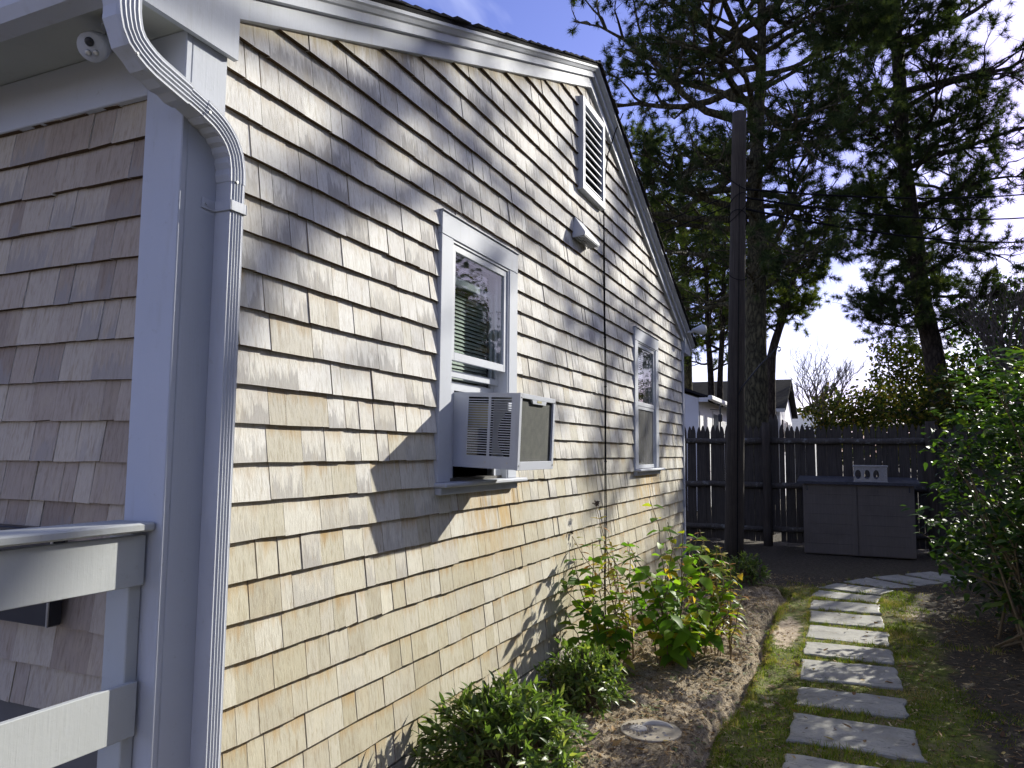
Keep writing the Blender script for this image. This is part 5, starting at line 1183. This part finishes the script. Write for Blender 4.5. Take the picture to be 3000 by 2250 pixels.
V=np.stack([np.column_stack([X-dx_*L-dy_*w,Y-dy_*L+dx_*w,Z+0.003-dz_]),np.column_stack([X-dx_*L+dy_*w,Y-dy_*L-dx_*w,Z+0.003-dz_]),np.column_stack([X+dx_*L+dy_*w,Y+dy_*L-dx_*w,Z+0.005+dz_]),np.column_stack([X+dx_*L-dy_*w,Y+dy_*L+dx_*w,Z+0.006+dz_])],1).reshape(-1,3)
at_=np.zeros((N*4,6)); at_[:,0]=np.repeat(r.random(N),4)
m=MB(); m.add(V,q=np.arange(N*4).reshape(-1,4),att=at_); m.build('litter',M['litter'],kind='stuff',label='dry needles and leaf scraps scattered over soil and path edges',cat='litter')
# soil crumbs
N=9000; X=2.6+6.6*r.random(N)**1.2; Y=ytrench(X)+0.03+r.random(N)*(1.74-ytrench(X)); k=(np.hypot(X-dc[0],Y-dc[1])>0.17); X,Y=X[k],Y[k]; N=len(X); Z=gheight(X,Y)[0]; sz=0.003+0.013*r.random(N)**3
oc=np.array([(1,0,0),(-1,0,0),(0,1,0),(0,-1,0),(0,0,0.8),(0,0,-0.6)]); V=(oc[None]*(1+r.normal(0,0.25,(N,6,3))))*sz[:,None,None]+np.column_stack([X,Y,Z])[:,None,:]
T=np.array([(0,2,4),(2,1,4),(1,3,4),(3,0,4),(2,0,5),(1,2,5),(3,1,5),(0,3,5)]); T=(T[None]+(np.arange(N)*6)[:,None,None]).reshape(-1,3); at_=np.zeros((N*6,6)); at_[:,0]=1.0
m=MB(); m.add(V.reshape(-1,3),t=T,att=at_); m.build('soil_crumbs',M['ground'],kind='stuff',label='loose soil crumbs over the planting bed',cat='soil')
# low weeds in the bed
P=[];Dd=[];Nn=[]
for i in range(130):
    x=3.3+4.5*r.random()**1.4; y_=float(ytrench(np.array([x]))[0])+0.05+0.6*r.random()**1.6
    if math.hypot(x-dc[0],y_-dc[1])<0.19: continue
    z_=gz(x,y_)
    for k in range(9): a=r.random()*6.28; P.append((x+r.normal(0,0.012),y_+r.normal(0,0.012),z_+0.004)); Dd.append((math.cos(a),math.sin(a),0.5*r.random())); Nn.append((r.normal(0,.2),r.normal(0,.2),1))
wd_=empty('weeds',(4.5,0.9,0),'sparse pale green weeds sprouting from the bed soil','weeds',kind='stuff')
M['weed']=leaf_mat('pale_weed',[(0.0,(0.10,0.14,0.05)),(0.6,(0.18,0.22,0.10)),(1.0,(0.26,0.30,0.16))],0.3,rough=0.6)
place_leaves(wd_,[leaf_tmpl(0.028,0.008,0.2,0.2)],P,Dd,Nn,0.5+0.8*r.random(len(P)),M['weed'],M['weed'],0)

# fallen leaves on lawn, stones and soil
r=np.random.default_rng(97); N=420; X=3.0+6.5*r.random(N)**1.2; Y=r.uniform(-1.4,1.6,N); Zg=gheight(X,Y)[0]+0.006
for (x,y,a,b,rz) in ST:
    k=(np.abs(X-x)<a/2)&(np.abs(Y-y)<b/2); Zg[k]=np.maximum(Zg[k],0.026)
P=np.column_stack([X,Y,Zg]); an=r.random(N)*6.28; Dd=np.column_stack([np.cos(an),np.sin(an),r.normal(0,0.15,N)]); Nn=np.column_stack([r.normal(0,0.25,N),r.normal(0,0.25,N),np.ones(N)])
fl_=empty('fallen_leaves',(5.5,0.2,0),'dry brown and yellow leaves fallen over lawn, stones and soil','leaves',kind='stuff')
M['dead']=leaf_mat('dead_leaf',[(0.0,(0.09,0.05,0.028)),(0.4,(0.20,0.115,0.055)),(0.75,(0.33,0.21,0.09)),(1.0,(0.42,0.33,0.12))],0.15,rough=0.7,spec=0.15)
rng=np.random.default_rng(98)
place_leaves(fl_,[leaf_tmpl(0.034,0.019,0.35,-0.15,(0.25,0.6),(1.0,0.85)),leaf_tmpl(0.05,0.022,0.5,-0.25,(0.25,0.6),(1.0,0.85)),leaf_tmpl(0.026,0.017,0.2,0.2,(0.25,0.6),(1.0,0.85))],P,Dd,Nn,0.6+0.7*r.random(N),M['dead'],M['dead'],0)
# coarse dry tufts round the stones and along the cut edge
V=[];T_=[];A_=[]
for i in range(420):
    if i<300:
        x,y,a,b,rz=ST[r.integers(0,len(ST))]; e=r.integers(0,4); u=r.uniform(-1,1)
        tx,ty=((x+u*a/2,y+b/2+0.015),(x+u*a/2,y-b/2-0.015),(x+a/2+0.02+0.05*r.random(),y+u*b/2),(x-a/2-0.02,y+u*b/2))[e]
    else:
        tx=3.2+5.4*r.random(); ty=float(ytrench(np.array([tx]))[0])-0.02-0.06*r.random()
    z_=gz(tx,ty); tn=r.random()
    for k in range(14):
        a_=r.random()*6.28; h_=0.015+0.035*r.random(); bx,by=tx+r.normal(0,0.012),ty+r.normal(0,0.012); w_=0.0014; lx,ly=math.cos(a_)*h_*0.9*r.random(),math.sin(a_)*h_*0.9*r.random(); n0=len(V)
        V+=[(bx+w_*math.sin(a_),by-w_*math.cos(a_),z_-0.003),(bx-w_*math.sin(a_),by+w_*math.cos(a_),z_-0.003),(bx+lx,by+ly,z_+h_)]; T_.append((n0,n0+1,n0+2)); A_+=[(min(1,max(0,0.35+0.6*tn+r.normal(0,0.12))),0,0,0,0,0)]*3
m=MB(); m.add(V,t=T_,att=np.array(A_)); m.build('grass_tufts',M['moss'],kind='stuff',label='coarse dry grass tufts along stones and the cut lawn edge',cat='grass')
